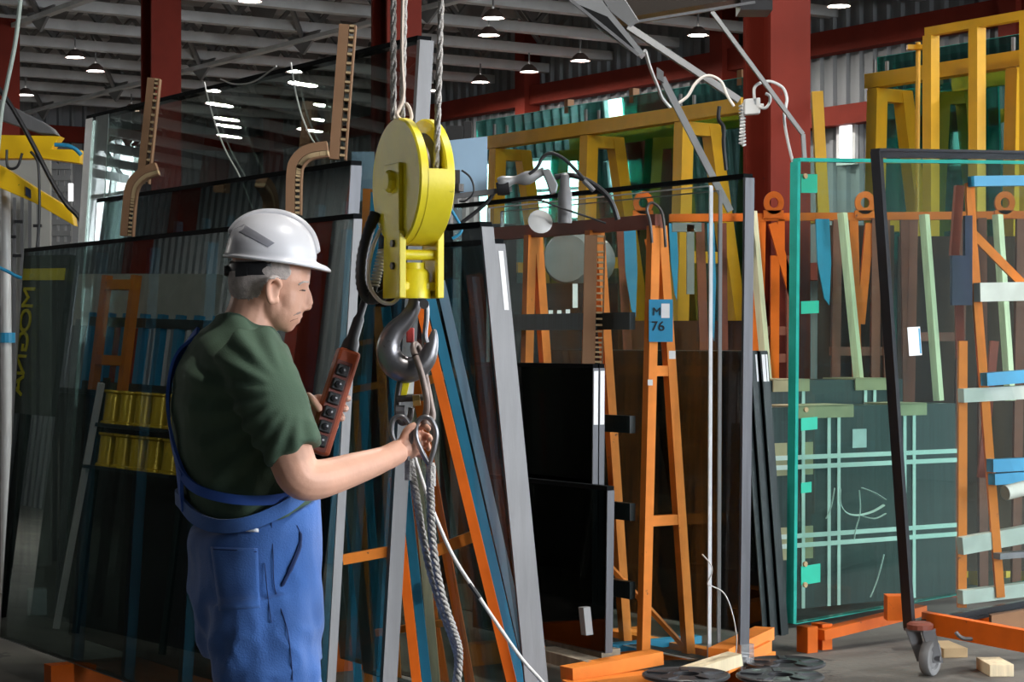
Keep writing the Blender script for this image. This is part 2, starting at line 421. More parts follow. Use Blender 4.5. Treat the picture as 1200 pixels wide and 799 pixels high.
# ---------------------------------------------------------------- steel columns
def column(u, label):
    p = H(u, 0, 0)
    c = thing('steel_column', label, 'column', p, 'red steel columns in a row')
    for s in (-1, 1):
        b = MB(); b.obox(p+U*(s*0.115-0.012)-V*0.155, U*0.024, V*0.31, Z*5.2); part('flange', b, M_red, c)
    b = MB(); b.obox(p-U*0.103-V*0.012, U*0.206, V*0.024, Z*5.2); part('web', b, M_red, c)
    b = MB(); b.obox(p-U*0.2-V*0.22, U*0.4, V*0.44, Z*0.03); part('base_plate', b, M_red, c)
    return c
column(0, 'wide red steel column behind the orange rack, carrying a cable box')
column(4.53, 'red steel column rising behind the yellow hoist pulley')
column(9.05, 'red steel column behind the tall dark glass on the left')
column(13.5, 'red steel column at the left border of the picture')
# ---------------------------------------------------------------- lamps
M_lampw = emit('lamp_glow', (1.0, 0.97, 0.92), 14.0)
M_shade = mat('lamp_shade_grey', (0.12, 0.08, 0.07), 0.5, 0.3)
def lamp(p, label, power=55, on=True, group=None):
    t = thing('pendant_lamp', label, 'lamp', p, group)
    b = MB(); b.lathe([(0.025,0.10),(0.045,0.095),(0.09,0.055),(0.116,0.015),(0.12,0.0)], p, (0,0,1), 18, cap=False)
    part('shade', b, M_shade, t, smooth=True)
    b = MB(); b.lathe([(0.0,0.012),(0.108,0.012),(0.108,0.022),(0.0,0.022)], p, (0,0,1), 18); part('lens', b, M_lampw if on else M_white, t)
    b = MB(); b.tube([p+Z*0.09, Vector((p.x,p.y,5.2))], 0.012, 6); part('stem', b, M_truss, t)
    if on:
        l = bpy.data.lights.new('lamp_light', 'AREA'); l.shape = 'DISK'; l.size = 0.2; l.energy = power; l.color = (1.0,0.95,0.88)
        o = bpy.data.objects.new('lamp_light', l); COL.objects.link(o); o.parent = t; o.location = (0,0,0.008)
LAMPS = [(88,68,'round pendant lamp above the yellow manipulator, upper of the pair'), (112,84,'round pendant lamp above the yellow manipulator, lower of the pair'),
 (30,112,'small pendant lamp beside the left border column'), (154,130,'pendant lamp seen just left of the cardboard edge on the tall glass'),
 (293,2,'pendant lamp at the top edge between the two left columns'), (578,22,'upper of two close pendant lamps right of the hoist ropes'),
 (573,42,'lower of two close pendant lamps right of the hoist ropes'), (563,97,'pendant lamp low above the pale blue board'),
 (507,107,'pendant lamp beside the right hoist rope'), (680,72,'pendant lamp above the left yellow rack, brighter one'),
 (620,85,'pendant lamp above the left end of the yellow rack'), (818,42,'pendant lamp between the two diagonal conduits'),
 (983,8,'pendant lamp right of the wide red column')]
for px, py, lb in LAMPS:
    D = 3.45*F/(400-py); lamp(at(px, py, D), lb)
MIRR = [(10.93,-9.62),(11.67,-10.02),(12.46,-10.49),(12.88,-10.72),(13.57,-11.06),(9.02,-9.61),(9.56,-9.97),(10.44,-10.62),(11.28,-11.05),(12.03,-11.37)]
ordn = ['topmost','second','third','fourth','lowest']
for i, (u, v) in enumerate(MIRR):
    lamp(H(u, v, 4.95), '%s lamp reflection in the %s column of lamps on the tallest dark glass' % (ordn[i % 5], 'left' if i < 5 else 'right'), power=55, group='pendant lamps mirrored in the glass')
for u, v, pw in ((-6.5, -5.0, 90), (-7.0, 0.5, 150), (-2.0, -2.5, 120), (-2.0, 4.2, 150), (2.6, 3.4, 90), (7.0, 2.6, 35)):  # unseen lamps added to brighten racks and worker from above
    lamp(H(u, v, 4.95), 'unseen pendant lamp added above the upper border to brighten the glass racks', power=pw, group='added pendant lamps above the upper border')
# ================================================================ GLASS SHEETS
def sheet(name, label, p0, d, L, up, th, gm, em, cat='glass sheet', group=None, stickers=(), end=None, end_w=None, topm=None):
    """p0 bottom near corner, d unit direction of its length, up full height vector, th thickness vector.
    parts: pane, edge strips (near end, top, far end, bottom)"""
    d = Vector(d).normalized(); up = Vector(up); th = Vector(th)
    t = thing(name, label, cat, p0, group)
    b = MB(); b.obox(p0+d*0.003+th*0.03, d*(L-0.006), up, th*0.94); part('pane', b, gm, t)
    un = up.normalized(); e = 0.004
    ew = end_w or e
    b = MB(); b.obox(p0-d*ew, d*(ew+0.002), up, th); part('edge_strip', b, em, t)
    b = MB(); b.obox(p0+up, d*L, un*e*(4.5 if topm else 1), th); part('edge_strip', b, topm or em, t)
    b = MB(); b.obox(p0+d*L, d*e, up, th); part('edge_strip', b, em, t)
    b = MB(); b.obox(p0-un*e, d*L, un*e, th); part('edge_strip', b, em, t)
    for (f0, f1, w0, w1, m) in stickers:        # label stuck on the near end
        b = MB(); b.obox(p0-d*(ew+0.0015)+up*f0+th*w0, d*0.0012, up*(f1-f0), th*(w1-w0)); part('label_sticker', b, m, t)
    return t
def solve_u(p, d, px):
    """distance along d from p (ground plan) that lands on pixel column px"""
    t = (px-600)/F
    return (p.x-t*p.y)/(t*d.y-d.x)
# ---- left rack: three sheets leaning back to the right, receding left
def left_sheet(label, v, px_r, px_l, ztop, lean, gm, th=0.03, stickers=(), em=M_alu, zb=0.15, end_w=0.004):
    p = G(0, v, zb)
    # choose near end so its TOP corner lands on px_r
    shift = V*lean
    u0 = solve_u(p+shift, U, px_r); u1 = solve_u(p+shift, U, px_l)
    return sheet('glass_sheet', label, p+U*u0, U, u1-u0, Z*(ztop-zb)+shift, V*th, gm, em, stickers=stickers, topm=M_seal, end_w=end_w), p+U*u0, u1-u0
c1, c1p, c1L = left_sheet('large dark reflecting glass right behind the worker', 0.0, 414, 28, 1.907, 0.115, GL_dark, 0.032)
c2, c2p, c2L = left_sheet('dark glass sheet with its top edge just above the white helmet', 0.30, 411, 113, 2.143, 0.135, GL_dark, 0.045, em=M_alud)
c3, c3p, c3L = left_sheet('tallest dark glass on the left mirroring the roof lamps', 0.50, 489, 101, 2.608, 0.165, GL_dark3, 0.06, end_w=0.02)

b = MB(); b.obox(c3p+U*(c3L-0.09)-V*0.003, U*0.088, Z*2.458+V*0.165, V*0.002); part('white_end_strip', b, mat('white_strip', (0.80,0.84,0.84), 0.4), c3)  # white strip down the far end of the sheet
b = MB(); b.obox(c3p+U*(c3L-0.30)-V*0.002, U*0.17, Z*2.458+V*0.165, V*0.0015); part('pale_end_strip', b, glass('pale_strip', (0.8,0.85,0.84), 0.05, dust=0.9), c3)  # paler see-through strip next to it
# loose strings hanging down the tallest sheet
for i, (pts, lb) in enumerate([([(226,97),(238,135),(255,175),(275,208),(292,245)], 'thin white string hanging down the tallest dark glass, left one'), ([(327,74),(335,110),(345,140),(358,165),(370,176)], 'thin white string hanging down the tallest dark glass, right one'), ([(245,93),(262,99),(285,96),(310,78)], 'thin white string lying in a curve near the top of the tallest glass')]):
    q = []
    for x, y in pts:
        t = solve_u(c3p+V*0.10, U, x); p = c3p+V*0.10+U*t; zz = CAMZ-(y-400)/F*p.y; off = 0.165*(zz-0.15)/2.458-0.012
        p = c3p+U*t+V*off; p.z = CAMZ-(y-400)/F*p.y; q.append(p)
    b = MB(); b.tube(spline(q, 5), 0.0035, 5); single('string', b, M_strap, lb, 'string', 'strings on the tall glass', smooth=True)
# ================================================================ RACKS AND SHEETS
def pb(x0, y0, Y0, x1, y1, Y1, w, h, side=None):
    b = MB(); b.bar(at(x0,y0,Y0), at(x1,y1,Y1), w, h, side); return b
def w_px(px, Y): return px/F*Y
# ---- left rack between the two rows of leaning sheets
r1 = thing('glass_rack', 'orange and blue steel rack between the leaning sheets behind the hook', 'rack', G(0.6, 0.5, 0))
u0 = (c1p-A1).dot(U)
for k in range(5):
    u = u0+0.16+k*0.55
    b = MB(); b.bar(G(u,0.075,0.12), G(u,0.19,1.88), 0.035, 0.045, U); part('post', b, M_blue, r1)
for px in (407, 374, 268, 240, 208):
    u = solve_u(G(0,0.50), U, px); b = MB(); b.bar(G(u,0.375,0.12), G(u,0.505,2.02), 0.03, 0.03, U); part('post', b, M_blue, r1)
for (x0,y0,x1,y1,D,w,m,nm) in [
    (443,360,468,850,8.3,13,M_org,'post'), (419,470,434,850,8.6,8,M_org,'post'), (424,440,450,850,8.5,7,M_blue,'post'), (408,560,422,850,8.8,7,M_blue,'post'),
    (452,360,506,850,7.75,8,M_blue,'post'), (462,560,494,850,7.6,9,M_orgr,'post'), (477,420,515,850,7.9,9,M_wood,'batten'),
    (431,222,427,345,7.9,10,M_org,'post'), (440,226,436,330,7.8,6,M_blue,'post'),
    (486,330,612,850,7.42,17,M_orgr,'leg'), (500,330,622,850,7.5,6,M_blue,'pad'), (478,400,560,850,7.9,14,M_orgr,'leg'), (516,330,634,850,7.55,5,M_lblue,'pad'), (470,500,530,850,8.3,8,M_orgr,'leg')]:
    part(nm, pb(x0,y0,D,x1,y1,D,w_px(w,D),0.035), m, r1)
for (x0,y0,x1,y1,D,w) in [(408,458,452,450,8.25,8),(402,656,462,645,7.5,12),(500,650,572,622,7.6,13),(500,447,530,437,7.7,10),(414,404,448,398,8.3,6),(440,742,520,730,8.0,8)]:
    part('rung', pb(x0,y0,D,x1,y1,D,w_px(w,D),0.03,Z), M_org, r1)
b = MB(); b.obox(G(u0-0.05,-0.1,0.0), V*1.5, U*0.08, Z*0.145); part('base_beam', b, M_orgr, r1)
b = MB(); b.obox(G(u0+2.2,-0.1,0.0), V*1.5, U*0.08, Z*0.145); part('base_beam', b, M_orgr, r1)
# sheets leaning on its far side
def far_sheet(label, v, px_r, L, ztop, gm, th, em, stick=(), lean=-0.20, zb=0.15, name='glass_sheet'):
    p = G(0, v, zb); u = solve_u(p+V*lean, U, px_r)
    return sheet(name, label, p+U*u, U, L, Z*(ztop-zb)+V*lean, V*th, gm, em, stickers=stick, topm=M_seal, end_w=0.008)
far_sheet('smoky glass unit with grey edge and white label leaning right of the hook', 1.0, 577, 1.5, 1.85, GL_dark2, 0.05, M_alu, [(0.86,0.985,0.35,0.75,M_paper)])
far_sheet('slightly taller glass sheet behind the grey edged unit right of the hook', 0.90, 563, 1.2, 1.905, GL_clear, 0.05, M_alu)
# ---- honeycomb cardboard edge guards (brown face, ribs along the edge)
def honeycomb(label, pts, Y, wface, depth, ribstep=0.020):
    """pts: pixel path of the guard; face towards the gate, ribs to its right"""
    t = thing('cardboard_guard', label, 'edge guard', at(pts[-1][0], pts[-1][1], Y), 'honeycomb cardboard edge guards')
    path = spline([at(x, y, Y) for x, y in pts], 8)
    b = MB(); rings = []
    sdv = U*1.0
    for i, p in enumerate(path):
        tt = (path[min(i+1,len(path)-1)]-path[max(i-1,0)]).normalized()
        n = tt.cross(Vector((0,1,0))).normalized()
        if n.x < 0 and abs(n.x) > 0.2: n = -n
        rings.append((p, n))
    wv = wface
    b.loft([[p-n*wv, p, p+Vector((0,depth,0)), p-n*wv+Vector((0,depth,0))] for p, n in rings]); part('face_sheet', b, M_card, t)
    rb = MB(); L = 0.0; last = -1
    for i in range(len(rings)-1):
        p, n = rings[i]; q, _ = rings[i+1]; seg = (q-p).length; m = max(1, int(seg/ribstep))
        for j in range(m):
            c = p.lerp(q, j/m); rb.obox(c+n*0.002, n*wv*0.55, (q-p).normalized()*ribstep*0.42, Vector((0,depth,0)))
    part('honeycomb_ribs', rb, M_cardl, t, kind='stuff')
    bk = MB(); bk.loft([[p+n*wv*0.55, p+n*(wv*0.55+0.006), p+n*(wv*0.55+0.006)+Vector((0,depth,0)), p+n*wv*0.55+Vector((0,depth,0))] for p, n in rings]); part('back_sheet', bk, M_card, t)
    return t
honeycomb('tall brown cardboard guard on the top edge left of the pulley', [(409,29),(403,105),(397,187)], 7.45, 0.036, 0.05)
honeycomb('thin cardboard guard running down in front of the second column', [(181,92),(175,150),(168,215)], 8.6, 0.030, 0.05)
honeycomb('bent cardboard guard hooked over the glass above the helmet', [(384,176),(362,180),(350,190),(346,205),(345,252)], 7.3, 0.032, 0.05)
honeycomb('bent cardboard guard over the dark glass far left of the helmet', [(184,199),(168,205),(156,218),(152,240),(149,277)], 8.35, 0.030, 0.05)
# ---- centre rack with number plate
B0 = Vector((0.954, 8.64, 0.13))
e1 = sheet('glass_sheet', 'big clear sheet with dark metal end strip in front of the wide red column', B0, U, 2.32, Z*2.06+V*0.03, V*0.05, GL_clear, M_alud, topm=M_seal, end_w=0.012)
def inset(label, v, px, L, ztop, em, zb=0.13):
    p = B0+V*v; p.z = zb; u = solve_u(p, U, px)
    return sheet('glass_sheet', label, p+U*u, U, L, Z*(ztop-zb)+V*0.01, V*0.018, GL_clear, em)
inset('clear sheet with a bright white edge left of the dark end strip', -0.05, 829, 1.75, 2.16, mat('bright_edge', (0.75,0.77,0.80), 0.3))
inset('clear sheet with a thin pale edge next to the bright white edged one', -0.015, 840, 1.7, 2.14, M_alu)
b = MB(); b.obox(B0-U*0.02-Z*0.02, U*0.02, V*0.07, Z*0.11)
single('plastic_foot', b, glass('cling_film', (0.75,0.75,0.78), 0.2, dust=0.5), 'crumpled clear plastic wrapped round the foot of the dark end strip', 'plastic')
T0 = Vector((0.63, 8.9, 0.0))
r2 = thing('glass_rack', 'orange A-frame rack with a blue number plate between the glass sheets', 'rack', T0)
for k, u in enumerate((0.0, 0.463, 0.959)):
    q = T0+U*u; f = 1-0.0*k
    b = MB(); b.bar(q+V*-0.018+Z*2.0, q+V*-0.075+Z*0.12, 0.045, 0.04, V); part('leg', b, M_org, r2)
    b = MB(); b.bar(q+V*0.018+Z*2.0, q+V*0.175+Z*0.12, 0.045, 0.04, V); part('leg', b, M_org, r2)
    for z in (1.37, 0.72):
        t = (2.0-z)/1.88
        b = MB(); b.bar(q+V*(-0.018-0.057*t)+Z*z, q+V*(0.018+0.157*t)+Z*z, 0.045, 0.035, Z); part('rung', b, M_org, r2)
b = MB(); b.bar(T0-U*0.02+Z*2.02, T0+U*1.3+Z*2.02, 0.05, 0.06, V); part('top_beam', b, M_rust, r2)
b = MB(); b.tube(spline([at(764,285,8.86), at(762,262,8.86), at(758,245,8.86), at(764,238,8.86), at(774,246,8.86), at(778,262,8.86), at(780,290,8.86)], 5), 0.007, 6); part('tie_wire', b, M_steeld, r2, smooth=True)
for z in (1.55, 1.10, 0.72, 0.38):
    b = MB(); b.obox(T0+U*0.05-V*0.11+Z*z, U*1.1, V*0.03, Z*0.075); part('rubber_pad', b, M_edgek, r2)
b = MB(); b.bar(T0+V*0.16+Z*0.15, T0+U*0.55-V*0.05+Z*0.65, 0.02, 0.02); part('brace', b, M_org, r2)
b = MB(); b.bar(T0+U*0.5-V*0.08+Z*1.15, T0+U*0.95-V*0.05+Z*0.75, 0.02, 0.02); part('brace', b, M_org, r2)
pq = at(761,352,8.84)
b = MB(); b.obox(at(760.5,401,8.83), Vector((0.103,0,0)), Vector((0,0.008,0)), Z*0.183); plate = part('number_plate', b, M_blue, r2)
b = MB(); b.obox(at(775,373,8.828), Vector((0.036,0,0)), Vector((0,0.002,0)), Z*0.062); part('paper_tag', b, M_paper, plate)
def text(body, size, loc, m, name, parent, rot=(R(90),0,0), depth=0.0008):
    cu = bpy.data.curves.new('t', 'FONT'); cu.body = body; cu.size = size; cu.extrude = depth
    o = bpy.data.objects.new('t', cu); COL.objects.link(o)
    dg = bpy.context.evaluated_depsgraph_get(); me = bpy.data.meshes.new_from_object(o.evaluated_get(dg)); bpy.data.objects.remove(o)
    q = bpy.data.objects.new(name, me); COL.objects.link(q); me.materials.clear(); me.materials.append(m)
    q.parent = parent; q.location = Vector(loc)-base_of(parent); q.rotation_euler = rot
    return q
text('M', 0.05, at(764.5,370,8.826), M_black, 'plate_letter', plate)
text('76', 0.06, at(763,388,8.826), M_black, 'plate_number', plate)
for (x0,y0,x1,y1) in [(760,404,763,402),(772,441,776,412)]: pass
b = MB(); b.obox(at(784,421,8.82), Vector((0.028,0,0)), Vector((0,0.002,0)), Z*0.035); part('paint_patch', b, M_paper, r2)
b = MB(); b.obox(at(759,452,8.84), Vector((0.022,0,0)), Vector((0,0.002,0)), Z*0.025); part('paint_patch', b, M_paper, r2)
honeycomb('cardboard guard standing upright inside the centre rack', [(700,276),(698,380),(695,500)], 9.05, 0.055, 0.04)
# low beams, pallet bars and blocks under the centre rack
b = MB(); b.obox(T0-U*0.03-V*0.40, V*1.05, U*0.07, Z*0.10); part('base_beam', b, M_org, r2)
b = MB(); b.obox(T0+U*0.9-V*0.40, V*1.05, U*0.07, Z*0.10); part('base_beam', b, M_org, r2)
b = MB(); b.obox(T0-U*0.45+V*0.34, U*1.6, V*0.06, Z*0.12); part('base_beam', b, M_org, r2)
b = MB(); b.obox(T0+U*0.35-V*0.42+Z*0.10, V*0.95, U*0.06, Z*0.035); part('blue_bearer', b, M_blue, r2)
b = MB(); b.bar(T0+Z*0.115-V*0.35, T0+V*0.4+Z*0.115-U*0.3, 0.04, 0.03); part('rubber_pad', b, M_edgek, r2)
for (x0,y0,D0,x1,y1,D1,w,m,lb) in [(664,790,8.35,770,770,8.6,0.055,M_org,'front orange pallet bar below the centre rack'),(664,806,8.3,760,795,8.45,0.05,M_org,'lower orange pallet bar below the centre rack'),
      (775,800,8.3,862,772,8.5,0.05,M_wood,'pale wooden plank beside the black spools'), (842,768,8.55,896,742,9.2,0.055,M_org,'orange pallet bar right of the plastic wrapped foot'), (842,782,8.5,893,757,9.1,0.05,M_org,'second orange pallet bar right of the plastic wrapped foot')]:
    single('pallet_bar', pb(x0,y0,D0,x1,y1,D1,0.09,w), m, lb, 'pallet bar')
for (x0,y0,D0,x1,y1,D1,lb) in [(638,765,8.9,700,782,8.45,'grey weathered batten under the low dark glass, front one'),(650,757,9.1,716,768,8.75,'grey weathered batten under the low dark glass, rear one'),(634,748,9.3,672,752,9.2,'short grey block behind the low dark glass')]:
    single('wood_batten', pb(x0,y0,D0,x1,y1,D1,0.10,0.05), M_wood2, lb, 'batten')
# small dark units standing in front of the centre rack
def unit(label, px, D, L, zb, zt, th, n=1, stick=True, name='glass_unit'):
    p = at(px, 400, D); p.z = zb
    for i in range(n):
        q = p-V*(i*(th+0.006))+U*0.0
        lb = label if n == 1 else label[i]
        sheet(name, lb, q, U, L, Z*(zt-zb)+V*0.01, V*th, GL_black, M_alud, cat='glass unit', stickers=[(0.80,0.99,0.1,0.9,M_paper)] if stick else (), topm=M_seal, end_w=0.004)
unit(['dark glazing unit with white label, right one of the labelled pair', 'dark glazing unit with white label, left one of the labelled pair'], 700, 8.85, 0.95, 0.16, 1.383, 0.028, 2)
unit('low black glazing unit standing on the grey battens', 709, 8.55, 0.95, 0.20, 0.875, 0.036, 1, False)
b = MB(); b.obox(at(687,745,8.5), Vector((0.03,0.03,0)), Vector((-0.02,0.02,0)), Vector((-0.012,0,0.115))); single('foam_pad', b, M_grey, 'small grey foam pad propped against the low black unit', 'foam pad')
# black stack with three white labels at the right
for i in range(5):
    p = Vector((1.19, 9.72, 0.10))+V*(i*0.032)-U*(0.02*(i % 2))
    sheet('glass_unit', ['black glazing unit half hidden by the dark end strip, leftmost of its stack', 'black glazing unit second from left in the stack by the wood strip, no label', 'black glazing unit with a white label, left of the three labelled ones', 'black glazing unit with a white label, middle of the three labelled ones', 'black glazing unit with a white label, right of the three labelled ones'][i],
          p, U, 2.4, Z*1.35-V*0.13, V*0.030, GL_black, M_edgek, cat='glass unit', stickers=[(0.895,0.99,0.15,0.8,M_paper)] if i > 1 else (), end_w=0.004)
# ---- long orange rack behind, seen through the clear sheets
YO = 11.85
r3 = thing('glass_rack', 'long orange rack with lifting lugs and pale wood strips behind the clear sheets', 'rack', at(980, 733, YO))
def rb(nm, x0, y0, x1, y1, w, m, D=YO, h=0.05): return part(nm, pb(x0,y0,D,x1,y1,D,w_px(w,D),h), m, r3)
part('top_bar', pb(784,256,YO,1260,252,YO,0.045,0.05,Z), M_orgr, r3)
for x in (907, 1014, 1178, 754):
    b = MB(); c = at(x, 238, YO-0.04)
    b.loft([[c+Vector((math.cos(t)*r_, d_, math.sin(t)*r_*1.15)) for t in [2*math.pi*j/24 for j in range(24)]] for r_, d_ in ((0.058,0),(0.058,0.03),(0.026,0.03),(0.026,0),(0.058,0))], cap=False)
    b.obox(at(x-12, 256, YO-0.04), Vector((0.115,0,0)), Vector((0,0.03,0)), Z*0.045)
    part('lifting_lug', b, M_orgr, r3)
for (x0,y0,x1,y1,w,m) in [(876,256,890,700,11,M_orgr),(892,256,884,700,9,M_orgr),(905,262,930,352,10,M_orgr),(915,258,915,300,8,M_orgr),(908,300,906,700,9,M_orgr),(926,300,928,700,10,M_rust),(727,262,736,420,13,M_rust),(760,280,788,420,8,M_orgr),
      (981,258,976,700,11,M_rust),(1000,258,1010,700,9,M_orgr),(1019,262,1008,380,8,M_orgr),(1026,256,1024,700,12,M_rust),(1037,256,1045,700,10,M_rust),(1060,256,1066,700,8,M_rust),(1070,256,1062,700,9,M_rust),(1128,256,1120,700,9,M_rust),(1150,256,1152,700,12,M_rust),(1196,256,1190,700,10,M_rust),(820,262,830,560,9,M_rust),(846,262,850,560,7,M_rust)]:
    rb('post', x0, y0, x1, y1, w, m)
for (x0,x1,y) in [(872,930,388),(972,1046,412),(900,935,420),(1060,1130,395)]: rb('rung', x0, y, x1, y, 6, M_rust)
b = MB(); b.obox(at(780,735,YO-0.1), Vector((2.4,0,0)), Vector((0,0.3,0)), Z*0.12); part('base_beam', b, M_rust, r3)
for i, (x0,y0,x1,y1) in enumerate([(881,248,899,452),(987,250,1007,452),(1083,252,1100,470),(1169,252,1184,470)]):
    single('wood_strip', pb(x0,y0,YO-0.16,x1,y1,YO-0.22,w_px(10.5,YO),0.04), M_wood, ['pale wood strip left of the green edged sheet', 'pale wood strip behind the green edged sheet', 'pale wood strip behind the black framed sheet, left one', 'pale wood strip behind the black framed sheet, right one'][i], 'wood strip', 'wood strips on the orange rack')
for (x0,x1,y0,y1,lb) in [(731,745,268,372,'blue fabric strip hanging left of the number plate'),(784,793,262,352,'blue fabric strip hanging right of the number plate'),(829,837,262,400,'blue fabric strip seen between the bright edges'),(956,972,257,358,'blue cloth hanging behind the green edged sheet')]:
    c = [at(x0,y0,YO-0.3), at(x1,y0,YO-0.3), at(x1+2,(y0+y1)/2,YO-0.3), at(x1,y1,YO-0.3), at((x0+x1)/2+2,y1-8,YO-0.3), at(x0+2,(y0+y1)/2,YO-0.3)]
    b = MB(); b.prism(c, Vector((0,0.03,0))); single('blue_strip', b, M_blue, lb, 'cloth')
b = MB(); b.lathe([(0,0),(0.13,0),(0.145,0.02),(0.145,0.4),(0,0.4)], at(664,303,11.2), (0.4,1,0), 24); single('grey_drum', b, M_grey, 'round grey tank behind the centre rack', 'tank', smooth=True)
b = MB(); b.obox(at(805,345,11.2), Vector((0.04,0,0)), Vector((0,0.04,0)), Z*0.38); b.obox(at(788,272,11.2), Vector((0.16,0,0)), Vector((0,0.04,0)), Z*0.05); single('bracket', b, M_grey, 'grey steel bracket right of the number plate', 'bracket')
# ---- strapped black packages on the floor behind the green edged sheet
Q0 = Vector((1.33, 10.6, 0.0))
def package(label, o, L, T, zb, zt, straps_v, straps_h, corners):
    t = thing('glass_package', label, 'package', o)
    n = 6
    for i in range(n):
        b = MB(); b.obox(o+U*(T*i/n)+Z*zb, V*L, U*(T/n-0.004), Z*(zt-zb)); part('black_sheet', b, M_edgek, t)
    for x in straps_v:
        b = MB(); b.obox(o+V*x-U*0.006+Z*zb, V*0.022, U*0.004, Z*(zt-zb)); b.obox(o+V*x-U*0.006+Z*zt, V*0.022, U*(T+0.01), Z*0.004); part('strap', b, M_strap, t)
    for z in straps_h:
        b = MB(); b.obox(o-V*0.004-U*0.008+Z*z, V*(L+0.008), U*0.004, Z*0.024); b.obox(o-V*0.006-U*0.008+Z*z, V*0.004, U*(T+0.01), Z*0.024); part('strap', b, M_strap, t)
    for x, w in corners:
        b = MB(); b.obox(o+V*x-U*0.012+Z*(zt-0.06), V*w, U*0.008, Z*0.065); b.obox(o+V*x-U*0.012+Z*(zt), V*w, U*(T+0.02), Z*0.008); part('corner_protector', b, M_kraft, t)
    return t
pk = package('black strapped glass package with white bands behind the green edged sheet', Q0, 1.35, 0.22, 0.10, 1.155, (0.22, 0.40, 0.47, 0.95, 1.02), (0.88, 0.83, 0.47, 0.42), ((0.14,0.2),(0.34,0.24),(0.88,0.24)))
for (x,z,w,h) in [(0.03,0.80,0.09,0.17),(0.22,0.80,0.08,0.17),(0.03,0.36,0.09,0.17),(0.22,0.36,0.08,0.17)]:
    b = MB(); b.obox(Q0+V*x-U*0.004+Z*z, V*w, U*0.003, Z*h); part('board_pad', b, M_kraft, pk)
b = MB(); b.obox(Q0+V*0.58-U*0.004+Z*0.93, V*0.10, U*0.003, Z*0.10); part('paper_label', b, mat('paper_label_grey', (0.5,0.52,0.53), 0.6), pk)
for pts in ([(985,573),(985,590),(992,601),(1005,604),(1022,600),(1036,592)], [(1010,572),(1025,578),(1038,586)], [(1007,575),(1008,600),(1003,620),(1001,632)], [(978,572),(975,590),(972,600),(968,608)], [(1010,605),(1025,608),(1038,602)], [(1036,650),(1028,680),(1020,700)]):
    b = MB(); b.tube(spline([at(x,y,10.55+(x-900)/2400*4.5) for x,y in pts], 5), 0.011, 6, flat=0.3); part('loose_strap_end', b, M_strap, pk, smooth=True)
package('second black package standing behind the strapped one', Q0+U*0.36-V*0.05, 1.35, 0.25, 0.10, 1.285, (0.52, 0.59, 1.05, 1.12), (), ((0.06,0.14),(0.38,0.26),(0.98,0.24)))
b = MB()
for i in range(6): b.obox(at(912+i*3.6, 498, 10.75), Vector((0.013,0.005,0)), Vector((0,0.02,0)), Z*(0.085+0.006*(i % 3)))
single('label_bundle', b, M_grey, 'row of small grey paper labels on the black package end', 'labels')
# ---- green edged clear sheet and its red supports
dJ = Vector((0.797, 0.605, 0.045)).normalized(); nJ = Vector((-0.605, 0.797, 0)).normalized()
I0 = at(933, 731, 9.8)
gi = sheet('glass_sheet', 'clear green edged sheet with green tape patches standing on red blocks', I0, dJ, 1.95, Z*2.21+Vector((0.02,0.0,0)), nJ*0.05, GL_green, M_gedge, end_w=0.018, topm=M_gedge)
for (x,y,w,h) in [(0.03,2.06,0.11,0.09),(0.03,1.48,0.12,0.06),(0.03,0.92,0.11,0.06),(0.03,0.18,0.13,0.09),(0.03,0.62,0.07,0.05)]:
    b = MB(); b.obox(I0+dJ*x+Z*y-nJ*0.004, dJ*w, nJ*0.003, Z*h); part('tape_patch', b, M_gtape, gi)
for (x,y) in [(0.05,0.28),(0.05,0.18),(0.055,1.02),(0.05,2.14)]:
    b = MB(); b.lathe([(0,0),(0.013,0),(0.013,0.01),(0,0.01)], I0+dJ*x+Z*y-nJ*0.006, -nJ, 10); part('cork_pad', b, M_cardl, gi)
for i, (x0,y0,x1,y1,D,hh) in enumerate([(945,738,960,765,9.85,0.1),(962,735,977,765,9.95,0.1)]):
    b = MB(); p = at((x0+x1)/2, 765, D); p.z = 0; b.obox(p-V*0.032, V*0.064, U*0.08, Z*0.125); single('support_block', b, M_orgr, ['red steel foot under the green edged sheet, left one', 'red steel foot under the green edged sheet, right one'][i], 'support')
b = MB(); b.bar(at(960,744,9.9), at(1080,715,10.4), 0.07, 0.05); single('support_beam', b, M_orgr, 'red beam carrying the green edged sheet', 'support')
# ---- black framed sheet on its trolley at the right
J0 = at(1070, 738, 9.2)
upJ = Z*2.165+nJ*0.20
jt = thing('glass_unit', 'black framed glass unit on the wheeled trolley at the right border', 'glass unit', J0)
LJ = 1.5; tJ = nJ*0.055
b = MB(); b.obox(J0+dJ*0.004, dJ*LJ, upJ, tJ*0.2); part('pane', b, GL_hazy, jt)
b = MB(); b.obox(J0+dJ*0.004+tJ*0.8, dJ*LJ, upJ, tJ*0.2); part('pane', b, GL_clear, jt)
ub_ = upJ.normalized()
b = MB(); b.obox(J0-dJ*0.004, dJ*0.006, upJ, tJ); b.obox(J0+dJ*LJ, dJ*0.006, upJ, tJ); b.obox(J0-ub_*0.01, dJ*LJ, ub_*0.012, tJ); b.obox(J0+upJ, dJ*LJ, ub_*0.012, tJ); part('edge_seal', b, M_blk_edge, jt)
b = MB()
for s in (0.01,):
    b.obox(J0+tJ*0.22+dJ*0.004, dJ*0.028, upJ, tJ*0.56); b.obox(J0+tJ*0.22, dJ*LJ, ub_*0.03, tJ*0.56); b.obox(J0+tJ*0.22+upJ-ub_*0.03, dJ*LJ, ub_*0.03, tJ*0.56)
part('spacer_frame', b, M_blk_edge, jt)
b = MB(); b.obox(J0-nJ*0.002+dJ*0.10+upJ*0.565, dJ*0.085, upJ*0.06, nJ*0.0015); lab = part('paper_label', b, M_paper, jt)
